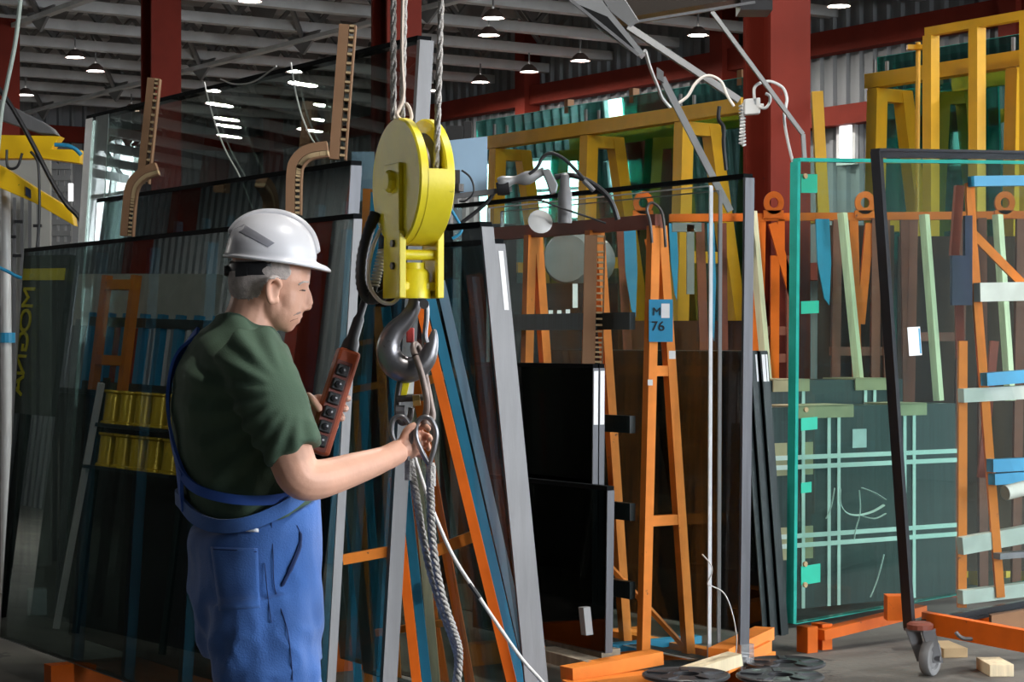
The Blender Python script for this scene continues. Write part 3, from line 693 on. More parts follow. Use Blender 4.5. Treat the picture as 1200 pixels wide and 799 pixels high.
b = MB(); b.obox(J0-nJ*0.003+dJ*0.172+upJ*0.568, dJ*0.010, upJ*0.054, nJ*0.001); part('blue_print', b, M_blue, lab)
tr = thing('glass_trolley', 'orange wheeled A-frame trolley with blue cross beams at the right border', 'trolley', at(1090, 790, 9.23))
YT = 9.75
for (x0,y0,x1,y1,w,m,nm,D) in [(1124,218,1118,300,13,M_rust,'leg',YT+0.1),(1136,215,1140,300,10,M_org,'leg',YT),(1140,290,1172,700,9,M_org,'leg',YT),(1128,400,1127,712,9,M_org,'leg',YT),(1123,300,1125,420,6,M_rust,'leg',YT+0.1),(1138,272,1205,340,6,M_org,'brace',YT+0.1),(1165,400,1150,560,8,M_rust,'leg',YT+0.25)]:
    part(nm, pb(x0,y0,D,x1,y1,D,w_px(w,D),0.04), m, tr)
for (x0,y0,x1,y1,w,m) in [(1138,213,1290,211,12,M_blue),(1145,343,1290,340,22,mat('pale_board',(0.50,0.56,0.50),0.7)),(1153,445,1290,434,15,M_blue),(1160,546,1290,540,15,M_blue),(1162,562,1290,553,13,M_blue),(1126,464,1290,455,16,mat('pale_board',(0.5,0.56,0.5),0.7)),(1125,640,1290,610,20,mat('pale_board',(0.5,0.56,0.5),0.7)),(1125,700,1290,680,16,mat('pale_board',(0.5,0.56,0.5),0.7)),(1168,652,1290,642,7,M_alu)]:
    part('cross_beam', pb(x0,y0,YT-0.05,x1,y1,YT+0.25,w_px(w,YT),0.05,Z), m, tr)
b = MB(); b.obox(at(1116,358,YT-0.06), Vector((0.095,0,0)), Vector((0,0.05,0)), Z*0.235); b.obox(at(1131,300,YT-0.06), Vector((0.035,0,0)), Vector((0,0.05,0)), Z*0.19); part('rubber_pad', b, mat('navy_pad', (0.02,0.035,0.07), 0.6), tr)
b = MB(); b.tube([at(1202,572,YT-0.2), at(1178,578,YT-0.25)], 0.035, 14); part('roller', b, mat('pale_board',(0.5,0.56,0.5),0.7), tr, smooth=True)
b = MB(); b.obox(at(1080,742,9.3), at(1225,770,8.7)-at(1080,742,9.3), Vector((0.03,0.04,0)), Z*0.095); part('base_beam', b, M_orgr, tr)
b = MB(); b.obox(at(1128,735,9.5), Vector((0.13,0,0.008)), Vector((0,0.1,0)), Z*0.035); part('base_beam', MB().obox(at(1040,728,9.9), Vector((0.10,0,0)), Vector((0,0.1,0)), Z*0.12), M_orgr, tr); part('base_beam', b, M_orgr, tr)
b = MB(); b.obox(at(1162,747,9.4), Vector((0.3,0.1,0.03)), Vector((0,0.05,0)), Z*0.10); part('side_board', b, M_card, tr)
b = MB(); b.tube(spline([at(1120,741,9.05), at(1126,747,9.05), at(1135,749,9.05), at(1154,748,9.05)], 4), 0.009, 8); part('latch_handle', b, M_alu, tr, smooth=True)
# caster
wcn = at(1090, 771, 9.18); wax = Vector((0.80, -0.55, 0.0)).normalized()
wr = wcn.z-0.0
cs_ = part('caster_wheel', MB().lathe([(0.0,-0.012),(0.03,-0.02),(wr*0.6,-0.012),(wr*0.68,-0.022),(wr*0.95,-0.022),(wr,-0.014),(wr,0.014),(wr*0.95,0.022),(wr*0.68,0.022),(wr*0.6,0.012),(0.03,0.02),(0.0,0.012)], wcn, wax, 32), mat('caster_rubber', (0.20,0.20,0.20), 0.6, var=0.15), tr, smooth=True)
b = MB()
for s in (-1, 1): b.prism([wcn+wax*s*0.034+Vector((-0.022,0,-0.02)), wcn+wax*s*0.034+Vector((0.022,0,-0.02)), wcn+wax*s*0.034+Vector((-0.015,0,0.125)), wcn+wax*s*0.034+Vector((-0.075,0,0.125))], wax*s*0.006)
b.obox(wcn-wax*0.045+Vector((-0.075,-0.02,0.12)), wax*0.09, Vector((0.06,0.03,0)), Z*0.012)
part('caster_fork', b, M_alu, tr)
b = MB(); b.lathe([(0,-0.05),(0.012,-0.05),(0.012,0.05),(0,0.05)], wcn, wax, 10); part('caster_axle', b, M_steel, tr)
b = MB(); b.lathe([(0,0),(0.06,0),(0.06,0.02),(0.045,0.03),(0,0.03)], wcn+Vector((-0.045,0,0.13)), (0,0,1), 16); part('caster_plate', b, M_rust, tr)
# ---- far yellow racks with jumbo glass
K0 = Vector((0.73, 15.0, 0.0))
KB = {'o': K0}                                       # origin of the rack line being built
def kpt(t, v, z): return KB['o']+U*t+V*v+Z*z
def ku(px): return solve_u(KB['o'], U, px)
def yrack(label, tA, tB, ups, zt=3.14):
    t = thing('jumbo_rack', label, 'rack', kpt((tA+tB)/2, 0.2, 0))
    b = MB(); b.obox(kpt(tA, 0, zt-0.10), U*(tB-tA), V*0.10, Z*0.10); part('top_beam', b, M_yel, t)
    for u in ups:
        for (va, vb) in ((0.0, -0.10), (0.24, 0.75)):
            b = MB(); b.bar(kpt(u, va+0.05, zt-0.12), kpt(u, vb+0.05, 0.1), 0.10, 0.10, V); part('leg', b, M_yel, t)
        b = MB(); b.bar(kpt(u, 0.0, zt-0.15), kpt(u, 0.34, zt-0.15), 0.09, 0.09, Z); part('cap_beam', b, M_yel, t)
        b = MB(); b.bar(kpt(u, 0.0, zt-1.05), kpt(u, 0.48, zt-1.05), 0.08, 0.08, Z); part('rung', b, M_yel, t)
        b = MB(); b.bar(kpt(u, -0.1, 0.05), kpt(u, 0.95, 0.05), 0.1, 0.1, Z); part('foot', b, M_yel, t)
        for s in (0.02, 0.14):
            b = MB(); b.tube([kpt(u, s, zt), kpt(u, s, zt+0.09)], 0.014, 6); part('stop_pin', b, M_alu, t)
    return t
yrack('left yellow jumbo glass rack behind the pale blue board', ku(868), ku(566), (ku(795), ku(684), ku(577)))
def jumbo(label, ta, tb, v, zt, gm=GL_jumbo): return sheet('jumbo_glass', label, kpt(ta, v+0.25, 0.3), U, tb-ta, Z*(zt-0.3)-V*0.15, V*0.012, gm, M_gedge)
jumbo('front jumbo glass sheet on the left yellow rack', ku(870), ku(560)+0.75, 0.36, 3.36)
jumbo('rear jumbo glass sheet on the left yellow rack', ku(850), ku(600)+0.75, 0.44, 3.30)
for x, lb in ((609,'small wood block on the far glass, left one'),(684,'small wood block on the far glass, middle one'),(809,'small wood block on the far glass, right one')):
    b = MB(); c = kpt(ku(x), 0.46, 3.36); b.obox(c, U*0.05, V*0.06, Z*0.06); b.obox(c-Z*0.05, U*0.05, V*0.012, Z*0.05); single('edge_block', b, M_card, lb, 'wood block')
KB['o'] = Vector((413/F*14.2, 14.2, 0))              # the right rack stands a little further back
yrack('right yellow jumbo glass rack behind the wide red column', ku(1180)-0.6, ku(1013), (ku(1022), ku(1185)), 3.35)
jumbo('front jumbo glass sheet on the right yellow rack', ku(1200)-0.8, ku(1016)+0.38, 0.36, 3.54)
jumbo('rear jumbo glass sheet on the right yellow rack', ku(1200)-0.8, ku(1030)+0.42, 0.44, 3.50)
K2 = at(1091, 180, 12.95); K2.z = 0
y2 = thing('steel_gantry', 'tall bright yellow steel frame above the black framed sheet', 'frame', K2)
tl = solve_u(K2, -U, 1260)
for px in (1091, 1145, 1205):
    s = solve_u(K2, -U, px); b = MB(); b.bar(K2-U*s+Z*0.0, K2-U*s+Z*3.43, 0.075, 0.075, V); part('post', b, M_yel, y2)
b = MB(); b.bar(K2+U*0.03+Z*3.455, K2-U*tl+Z*3.455, 0.055, 0.055, V); part('top_beam', b, M_yel, y2)
b = MB(); b.tube([at(1076,50,13.1), at(1075,180,13.1), at(1073,420,13.1)], 0.016, 8); b.obox(at(1064,58,13.05), Vector((0.10,0,0.0)), Vector((0,0.05,0)), Z*0.03); part('lock_rod', b, M_yel, y2)
b = MB(); b.obox(K2-U*0.1+V*-0.2, U*0.2, V*0.6, Z*0.06); part('base_plate', b, M_yel, y2)
b = MB(); b.bar(at(957,108,12.9), at(965,260,12.9), 0.07, 0.07); b.obox(at(950,262,12.9), Vector((0.12,0,0)), Vector((0,0.1,0)), Z*0.06); b.bar(at(961,180,12.9), at(972,640,12.9), 0.06, 0.06); single('yellow_post', b, M_yel, 'slanted yellow post right beside the wide red column', 'post')

M_backdrop = mat('dark_brown_backdrop', (0.085, 0.045, 0.032), 0.9, var=0.35, scale=2.5, stretch=(4,4,0.5), spec=0.06)  # matt brown sheets added to hide the pale wall and darken this view
for i, (x0, x1, D, zt, lb) in enumerate([(722,868,12.15,1.62,'dark brown backdrop added behind the left part of the orange rack'),(957,1045,12.12,2.18,'dark brown backdrop added behind the orange rack right of the red column'),(1050,1260,12.2,2.12,'dark brown backdrop added behind the orange rack and the black framed unit')]):
    p = at(x0, 400, D); q = at(x1, 400, D); p.z = 0.13
    b = MB(); b.obox(p, Vector((q.x-p.x,0,0)), Vector((0,0.03,0)), Z*(zt-0.13)+Vector((0,-0.08,0))); single('dark_backdrop', b, M_backdrop, lb, 'board')
dp = thing('glass_unit', 'black panel with a row of white labels behind the centre rack', 'glass unit', at(665,560,11.0))
p = at(596,400,11.0); p.z = 0.13; q = at(724,400,11.0)
part('pane', MB().obox(p, Vector((q.x-p.x,0,0)), Vector((0,0.04,0)), Z*1.68), M_seal, dp)
for x0, x1, y0, y1 in ((671,677,333,361),(636,641,365,375),(643,648,364,375),(653,658,364,375),(663,668,363,375)):
    part('label_sticker', MB().obox(at(x0,y1,10.99), Vector(((x1-x0)/F*11,0,0)), Vector((0,0.003,0)), Z*((y1-y0)/F*11)), M_paper, dp)
p = at(516,400,11.6); p.z = 0.13; q = at(606,400,11.6)  # dark sheet added as a darker backdrop behind the clear glass
sheet('glass_unit', 'dark backdrop sheet added far behind the grey edged unit right of the hook', p, Vector((1,0,0)), q.x-p.x, Z*2.03, Vector((0,0.04,0)), M_seal, M_edgek, cat='glass unit')
# ================================================================ HOIST: pulley block, hook, slings, pendant
YH = 4.62
def hp(px, py, dy=0.0): return at(px, py, YH+dy)
hb = thing('hoist_block', 'yellow crane pulley block with a heavy steel hook hanging from wire ropes', 'crane hook', hp(478, 340))
ax = Vector((-0.90, -0.43, 0)).normalized()       # axis of the sheave, towards the viewer and left
tg = Vector((0.43, -0.90, 0)).normalized()        # in the wheel plane, horizontal
wc = hp(484, 214)                                  # centre of the wheel
RW, HWD = 0.143, 0.043
def wp(t, z, a): return wc+tg*t+Z*z+ax*a
for sgn in (1, -1):                                # two cheek discs
    b = MB(); b.lathe([(0.0,0),(RW-0.006,0),(RW,0.004),(RW,0.020),(RW-0.004,0.024),(0.0,0.024)], wp(0,0,HWD-0.024 if sgn > 0 else -HWD), ax, 48)
    part('cheek_disc', b, M_yelc, hb, smooth=True)
b = MB()                                           # guard band that closes the rim except for the rope slot on top
r0 = RW-0.012
angs = [R(8)-i*R(235)/44 for i in range(45)]
rings = []
for a in angs:
    e = tg*math.cos(a)+Z*math.sin(a)
    rings.append([wc+e*(RW+0.001)+ax*(HWD-0.02), wc+e*(RW+0.001)-ax*(HWD-0.02), wc+e*r0-ax*(HWD-0.02), wc+e*r0+ax*(HWD-0.02)])
b.loft(rings); part('rim_guard', b, M_yelc, hb, smooth=True)
b = MB(); b.lathe([(0.03,-0.02),(RW-0.03,-0.02),(RW-0.045,-0.006),(RW-0.045,0.006),(RW-0.03,0.02),(0.03,0.02)], wc, ax, 40); part('sheave', b, M_steeld, hb, smooth=True)
b = MB(); b.lathe([(0.0,0),(0.026,0),(0.026,0.010),(0.021,0.016),(0.0,0.016)], wp(0,0.0,HWD+0.008), ax, 8); part('axle_nut', b, M_yelc, hb, bevel=0.002)
b = MB(); b.lathe([(0.034,0),(0.034,0.008),(0.030,0.010),(0,0.010)], wp(0,0.0,HWD-0.001), ax, 20); part('axle_washer', b, M_yelc, hb)
for sgn in (1, -1):                                # side plates from axle down to the crosshead
    o = HWD*sgn + (0 if sgn > 0 else -0.01)
    b = MB(); b.prism([wp(-0.045,0.04,o), wp(0.045,0.04,o), wp(0.045,-0.10,o), wp(0.052,-0.262,o), wp(-0.052,-0.262,o), wp(-0.045,-0.10,o)], ax*0.010)
    part('side_plate', b, M_yelc, hb, bevel=0.002)
    b = MB(); b.obox(wp(0.04,-0.262,o-0.004 if sgn > 0 else o), tg*0.014, Z*0.15, ax*0.016); part('stiffener', b, M_yelc, hb, bevel=0.002)
    for z in (-0.14, -0.19):
        b = MB(); b.lathe([(0,0),(0.009,0),(0.009,0.006),(0,0.006)], wp(0.015,z,o+(0.01 if sgn > 0 else -0.006)), ax, 6); part('bolt', b, M_steeld, hb)
b = MB(); b.tube([wp(0.03,-0.165,-HWD), wp(0.03,-0.165,HWD)], 0.012, 14); part('spacer_pin', b, M_yelc, hb, smooth=True)
b = MB(); b.lathe([(0.0,-0.262),(0.040,-0.262),(0.040,-0.245),(0.037,-0.24),(0.037,-0.205),(0.031,-0.197),(0.027,-0.197),(0.027,-0.182),(0,-0.182)], wc, (0,0,1), 28); part('swivel', b, M_yelc, hb, smooth=True)
b = MB(); b.obox(wp(-0.03,-0.245,-HWD), tg*0.06, ax*2*HWD, Z*0.02); part('crosshead', b, M_yelc, hb, bevel=0.003)
# the hook
cl = [(487,333),(487,346),(485,360),(476,375),(463,388),(456,402),(456,416),(463,428),(476,434),(490,430),(500,420),(505,408),(508,396),(509,386)]
rr = [.014,.015,.016,.019,.023,.026,.028,.030,.030,.027,.022,.017,.011,.004]
cs = spline([hp(x,y,0.005) for x,y in cl], 4); rs = []
for i in range(len(rr)-1):
    for j in range(4): rs.append(lerp(rr[i], rr[i+1], j/4))
rs.append(rr[-1])
b = MB(); b.tube(cs, rs, 16, flat=1.0); part('hook', b, M_steel, hb, smooth='all')
b = MB(); b.tube(spline([hp(491,350,-0.02), hp(499,356,-0.02), hp(500,372,-0.02), hp(498,392,-0.02), hp(500,402,-0.02)], 4), [0.006]*17, 8); part('safety_latch', b, M_steel, hb, smooth=True)
b = MB(); b.lathe([(0,0),(0.011,0),(0.011,0.012),(0,0.012)], hp(497,357,-0.03), (0,1,0), 12); part('latch_pivot', b, M_steel, hb)
# wire ropes
def rope(name, pts, r, m, label, cat, group=None, twist=True, n=10):
    """a laid rope: three strands wound round each other"""
    pts = [Vector(p) for p in pts]
    L = sum((pts[i+1]-pts[i]).length for i in range(len(pts)-1))
    k = min(240, max(8, int(L/(r*1.6)))); q = []
    # resample
    seg = [(pts[i+1]-pts[i]).length for i in range(len(pts)-1)]
    for i in range(k+1):
        s = L*i/k; j = 0
        while j < len(seg)-1 and s > seg[j]: s -= seg[j]; j += 1
        q.append(pts[j].lerp(pts[j+1], min(1, s/max(seg[j],1e-6))))
    b = MB()
    for st in range(3):
        w = []
        for i, p in enumerate(q):
            t = (q[min(i+1,k)]-q[max(i-1,0)]).normalized()
            x = t.cross(Vector((0,1,0.1))).normalized(); y = t.cross(x)
            a = i*0.75+st*2*math.pi/3
            w.append(p+(x*math.cos(a)+y*math.sin(a))*r*0.5)
        b.tube(w, r*0.56, 6)
    return single(name, b, m, label, cat, group, smooth='all')
rope('wire_rope', [at(461,-900,YH+0.01), hp(461,0,0.01), hp(461,141,0.01)], 0.0075, M_wire, 'left wire rope running up from the yellow pulley', 'rope', 'hoist ropes')
rope('wire_rope', [at(476,-900,YH+0.03), hp(474,0,0.03), hp(471,146,0.03)], 0.0072, M_wire, 'middle wire rope close beside the left one above the pulley', 'rope', 'hoist ropes')
rope('wire_rope', [at(520,-900,YH-0.10), hp(517,0,-0.10), hp(511,205,-0.10)], 0.0075, M_wire, 'right wire rope entering the slot of the yellow pulley', 'rope', 'hoist ropes')
b = MB(); b.tube(spline([hp(473,-40,0.0), hp(471,60,0), hp(473,110,-.01), hp(468,128,-.02), hp(465,135,-.03), hp(473,143,-.02), hp(482,140,0), hp(480,128,0.02), hp(476,122,0.03)], 6), 0.0045, 6)
single('cord', b, mat('pale_cord', (0.62,0.52,0.44), 0.7), 'thin pale cord tied in a loop on top of the pulley', 'cord', smooth=True)
# hose and cable loop at the left of the pulley
b = MB(); pts = spline([hp(440,250,0.07), hp(431,275,0.06), hp(424,305,0.05), hp(424,335,0.05), hp(432,350,0.05), hp(446,348,0.05), hp(462,338,0.05)], 8)
b.tube(pts, [0.0125+0.0015*(i%2) for i in range(len(pts))], 10)
single('cable_hose', b, M_black, 'black ribbed cable hose looping left of the pulley', 'hose', smooth=True)
b = MB(); b.tube(spline([hp(446,268,0.03), hp(437,290,0.03), hp(432,315,0.03), hp(433,335,0.03), hp(444,352,0.02), hp(458,356,0.02), hp(468,348,0.02), hp(472,338,0.03)], 8), 0.0045, 8)
single('cable_loop', b, mat('cream_cable', (0.62,0.57,0.52), 0.5), 'cream cable loop lying over the black hose by the pulley', 'cable', smooth=True)
b = MB(); pts = [hp(lerp(449,438,i/40), lerp(292,338,i/40), 0.045) for i in range(41)]
b.tube([p+Vector((math.cos(i*.5)*0.010, math.sin(i*.5)*0.010, 0)) for i, p in enumerate(spline(pts, 4))], 0.0026, 6)
single('spiral_cable', b, mat('grey_coil', (0.5,0.5,0.5), 0.45), 'light grey coiled cord between the hose and the pulley plate', 'cord', smooth=True)
# ---- pendant controller
pc = thing('pendant_control', 'orange crane pendant control with a column of black buttons in the left hand', 'remote control', hp(372,528,0.06))
p0, p1 = hp(409,411,0.08), hp(371,532,0.04)
d = (p1-p0).normalized(); sd = d.cross(Vector((0.35,-1,0.1)).normalized()).normalized(); nn = sd.cross(d).normalized()
if nn.y > 0: nn = -nn
if sd.x < 0: sd = -sd
L = (p1-p0).length
b = MB(); b.obox(p0-sd*0.026-nn*0.022, sd*0.052, nn*0.044, d*L); part('housing', b, mat('pendant_orange', (0.42,0.075,0.02), 0.45, var=0.1), pc, bevel=0.007)
b = MB(); b.obox(p0-sd*0.023+nn*0.022+d*0.03, sd*0.036, nn*0.002, d*(L-0.035)); part('button_panel', b, mat('pendant_dark_red', (0.16,0.025,0.012), 0.5), pc)
for i in range(6):
    c = p0-sd*0.006+d*(0.052+i*0.0335)+nn*0.024
    b = MB(); b.obox(c-sd*0.0145-d*0.0135, sd*0.029, d*0.027, nn*0.006); bt = part('button', b, M_black, pc, bevel=0.003)
    b = MB(); b.lathe([(0,0),(0.0085,0),(0.0075,0.005),(0.003,0.007),(0,0.007)], c+nn*0.006, nn, 14); part('button_cap', b, mat('button_gloss', (0.03,0.03,0.035), 0.2), bt, smooth=True)
b = MB(); b.lathe([(0.021,0),(0.019,0.02),(0.014,0.03),(0.013,0.075),(0.009,0.085),(0.0085,0.16)], p0, -d, 14); part('cable_gland', b, M_black, pc, smooth=True)
b = MB(); b.tube(spline([p0-d*0.15, hp(436,352,0.06), hp(437,345,0.055), hp(440,330,0.05)], 4), 0.008, 8); part('cable', b, M_black, pc, smooth=True)
# ---- slings under the hook
sk = thing('chain_link', 'long steel chain link hanging over the tip of the hook', 'chain', hp(500,440))
b = MB(); b.tube(spline([hp(487,418,-0.03), hp(484,408,0.0), hp(487,404,0.035), hp(492,412,0.04), hp(498,440,0.03), hp(504,470,0.02), hp(507,488,0.015), hp(503,497,0.0), hp(497,494,-0.015), hp(500,480,-0.025), hp(499,462,-0.035), hp(493,436,-0.04), hp(487,418,-0.03)], 5), 0.0075, 10, cap=False)
part('link_ring', b, mat('rusty_link', (0.22,0.17,0.15), 0.5, 0.6, var=0.3, scale=25), sk, smooth='all')
shk = thing('shackle', 'bolted steel shackle with a yellow tag below the hook', 'shackle', hp(480,490))
b = MB(); b.tube(spline([hp(469,447,0.01), hp(466,465,0.01), hp(466,488,0.0), hp(472,496,0.0), hp(480,490,0.0), hp(482,478,0.0)], 5), 0.007, 8); part('bow', b, M_steeld, shk, smooth='all')
b = MB(); b.tube([hp(465,468,-.01), hp(496,466,-.01)], 0.008, 10); part('pin', b, M_steeld, shk, smooth=True)
b = MB(); b.lathe([(0,0),(0.014,0),(0.014,0.016),(0,0.016)], hp(484,470,-.02), (1,0,0.1), 6); part('nut', b, mat('brass', (0.45,0.30,0.10), 0.35, 0.8), shk)
b = MB(); b.lathe([(0,0),(0.013,0),(0.013,0.02),(0,0.02)], hp(464,482,-.02), (1,0,0), 8); part('nut', b, M_steel, shk)
b = MB(); b.obox(hp(467,466,0.012), Vector((0.018,0,0.003)), Vector((0,0.004,0)), Vector((0.01,0,0.045))); part('tag', b, M_yelc, shk)
b = MB(); b.obox(hp(476,462,0.016), Vector((0.016,0,0)), Vector((0,0.003,0)), Vector((0.002,0,0.036))); part('tag', b, M_paper, shk)
b = MB(); b.obox(hp(476,402,0.03), Vector((0.018,0,0)), Vector((0,0.012,0)), Z*0.034); part('red_mark', b, mat('red_mark', (0.55,0.06,0.05), 0.5), hb, bevel=0.003)
def thimble(cx, cy, w, h, tilt, dy):
    pts = []
    for i in range(21):
        a = -math.pi/2+2*math.pi*i/20
        x = w*math.cos(a)*(0.55+0.45*math.sin(a)*0.5+0.2); y = h*math.sin(a)
        pts.append((x, y))
    prof = [(0,h),( -w*0.35,h*0.35),(-w*0.55,-h*0.3),(-w*0.35,-h*0.85),(0,-h),(w*0.35,-h*0.85),(w*0.55,-h*0.3),(w*0.35,h*0.35),(0,h)]
    out = []
    for x, y in prof:
        xr = x*math.cos(tilt)-y*math.sin(tilt); yr = x*math.sin(tilt)+y*math.cos(tilt)
        out.append(hp(cx+xr, cy+yr, dy))
    return spline(out, 5)
def sling(label, top, path, tdy):
    t = thing('wire_sling', label, 'sling', path[-1], 'wire slings on the hook')
    b = MB(); b.tube(thimble(*top, tdy), 0.0058, 8, cap=False); part('thimble', b, M_steel, t, smooth='all')
    pts = spline(path, 5); b = MB()
    k = len(pts)
    dens = []
    for i in range(k-1):
        for j in range(4): dens.append(pts[i].lerp(pts[i+1], j/4))
    for st in range(3):
        w = []
        for i, p in enumerate(dens):
            a = i*0.55+st*2*math.pi/3
            w.append(p+Vector((math.cos(a)*0.0046, math.sin(a)*0.0046, 0)))
        b.tube(w, 0.0052, 6)
    part('wire_strand', b, M_wire, t, smooth='all')
    b = MB(); b.tube([path[0]+Vector((0,0,-0.004)), path[0]+Vector((0,0,-0.05))], 0.011, 8); part('ferrule', b, M_wire, t, smooth=True)
sling('twisted wire sling with its steel thimble on the left under the hook', (472,514,21,26,-0.20), [hp(480,537), hp(484,560), hp(489,590), hp(494,622), hp(504,668), hp(518,715), hp(531,750), hp(537,775), hp(534,805), hp(530,850)], -0.035)
sling('twisted wire sling with its steel thimble on the right under the hook', (500,517,22,28,-0.10), [hp(505,544,-.02), hp(504,565,-.02), hp(505,590,-.02), hp(506,622,-.02), hp(511,665,-.02), hp(520,705,-.02), hp(532,740,-.02), hp(538,765,-.02), hp(536,800,-.02), hp(532,850,-.02)], -0.045)
b = MB(); b.tube(spline([hp(486,536,0.01), hp(497,570,0.01), hp(510,605,0), hp(530,650,0), hp(555,690,0), hp(585,735,0), hp(612,773,0), hp(640,805,0), hp(670,850,0)], 6), 0.0042, 8)
t = thing('tag_line', 'thin white rope with a taped joint running down right from the hook', 'rope', hp(670,850)); part('cord', b, mat('white_cord', (0.75,0.72,0.69), 0.6), t, smooth=True)
b = MB(); b.tube([hp(550,684), hp(562,701)], 0.0055, 8); part('tape', b, M_black, t)
# ================================================================ WORKER
YW = 4.6
def wpt(px, py, dy=0.0): return at(px, py, YW+dy)
S1 = YW/F                                          # metres per pixel at the worker
def fuse(mb, voxel, smooth=3, factor=0.5, name='tmp'):
    me = mb.mesh(name); o = bpy.data.objects.new(name, me); COL.objects.link(o)
    m = o.modifiers.new('r', 'REMESH'); m.mode = 'VOXEL'; m.voxel_size = voxel; m.use_smooth_shade = True
    if smooth:
        s = o.modifiers.new('s', 'SMOOTH'); s.factor = factor; s.iterations = smooth
    dg = bpy.context.evaluated_depsgraph_get(); dg.update()
    out = bpy.data.meshes.new_from_object(o.evaluated_get(dg)); bpy.data.objects.remove(o)
    return out
def mpart(name, me, m, parent, off, label=None):
    for v in me.vertices: v.co = v.co-off
    me.materials.clear(); me.materials.append(m)
    for p in me.polygons: p.use_smooth = True
    o = bpy.data.objects.new(name, me); COL.objects.link(o); o.parent = parent
    if label: o['label'] = label
    return o
TH = R(24)
fw = Vector((math.cos(TH), math.sin(TH), 0)); rt = Vector((math.sin(TH), -math.cos(TH), 0))
def ring(px, py, a, b, dy=0.0, tilt=0.0, n=32, pw=2.3):
    c = wpt(px, py, dy); out = []
    for j in range(n):
        t = 2*math.pi*j/n; cx, sx = math.cos(t), math.sin(t)
        x = abs(cx)**(2/pw)*(1 if cx > 0 else -1)*a; y = abs(sx)**(2/pw)*(1 if sx > 0 else -1)*b
        p = c+rt*x+fw*y; p.z += tilt*y
        out.append(p)
    return out
wk = thing('person', 'worker in white helmet, green t-shirt and blue overalls reaching for the crane hook', 'person', wpt(310, 1182))
OFF = Vector(wk.location)
M_skin = mat('skin', (0.68, 0.37, 0.26), 0.5, var=0.10, scale=14, bump=0.05, bscale=160)
M_hair = mat('grey_hair', (0.50, 0.44, 0.41), 0.8, var=0.22, scale=70, bump=0.25, bscale=300)
M_shirt = mat('green_cotton', (0.052, 0.092, 0.058), 0.9, var=0.12, scale=10, bump=0.15, bscale=350)
M_over = mat('blue_work_cloth', (0.035, 0.115, 0.36), 0.85, var=0.28, scale=5, bump=0.2, bscale=260, sheen=0.2)
M_overd = mat('blue_strap_cloth', (0.03, 0.10, 0.42), 0.8, var=0.12, scale=10)
M_hat = mat('helmet_white', (0.66, 0.66, 0.70), 0.34, var=0.03, scale=8, wear=(0.6,0.59,0.57), wear_amt=-0.02)
# ---- body: head, neck, torso core, arms, hands in one continuous surface
B = MB()
hy = 0.0
B.ell(wpt(317,318), .091, .074, .103)
B.ell(wpt(300,330), .062, .066, .075)
B.ell(wpt(337,345,.004), .040, .058, .080)
B.ell(wpt(329,363,.002), .050, .054, .048)
B.ell(wpt(336,381,.004), .019, .024, .017)
B.ell(wpt(354,331,.006), .017, .050, .013)
B.ell(wpt(339,352,.004), .034, .055, .055); B.ell(wpt(322,358,.002), .042, .060, .050); B.ell(wpt(336,366,.004), .027, .046, .038)
B.tube([wpt(356,334,.006), wpt(360,346,.007), wpt(361,357,.008)], [.008,.0105,.013], 10)
B.ell(wpt(360,360,.008), .011, .011, .009); B.ell(wpt(355,362,-.006), .009, .008, .007); B.ell(wpt(355,362,.02), .009, .008, .007)
B.ell(wpt(348,371,.006), .013, .024, .006); B.ell(wpt(346,377,.006), .012, .022, .006)
# ear
for s in (-1, 1):
    ec = wpt(320,341,s*0.073)
    B.tube(spline([ec+Vector((.010,s*.004,-.022)), ec+Vector((-.004,s*.010,-.026)), ec+Vector((-.010,s*.016,-.005)), ec+Vector((-.008,s*.019,.018)), ec+Vector((.004,s*.016,.028)), ec+Vector((.015,s*.008,.020)), ec+Vector((.016,s*.004,.006))], 4), [.0065]*25, 8)
    B.ell(ec+Vector((.002,s*.004,-.001)), .014, .007, .024)
    B.ell(ec+Vector((.008,s*.004,-.022)), .008, .006, .009)
B.tube([wpt(303,345), wpt(297,366), wpt(290,386), wpt(284,410)], [.058,.058,.063,.085], 20)
B.loft([ring(286,392,.075,.07), ring(282,408,.15,.085), ring(278,430,.185,.10), ring(278,480,.175,.11), ring(282,540,.165,.112), ring(290,610,.165,.115)])
def limb(pts, rad): B.tube(spline(pts, 6), [lerp(rad[i], rad[i+1], j/6) for i in range(len(rad)-1) for j in range(6)]+[rad[-1]], 16)
limb([wpt(303,432,-.15), wpt(322,482,-.20), wpt(341,535,-.235), wpt(352,560,-.24), wpt(374,562,-.215), wpt(415,550,-.14), wpt(450,538,-.06), wpt(468,529,-.02)],
     [.060,.058,.050,.046,.043,.036,.028,.027])
limb([wpt(300,432,.17), wpt(312,490,.25), wpt(322,535,.30), wpt(336,510,.24), wpt(350,488,.17), wpt(360,478,.13)], [.058,.052,.045,.042,.033,.029])
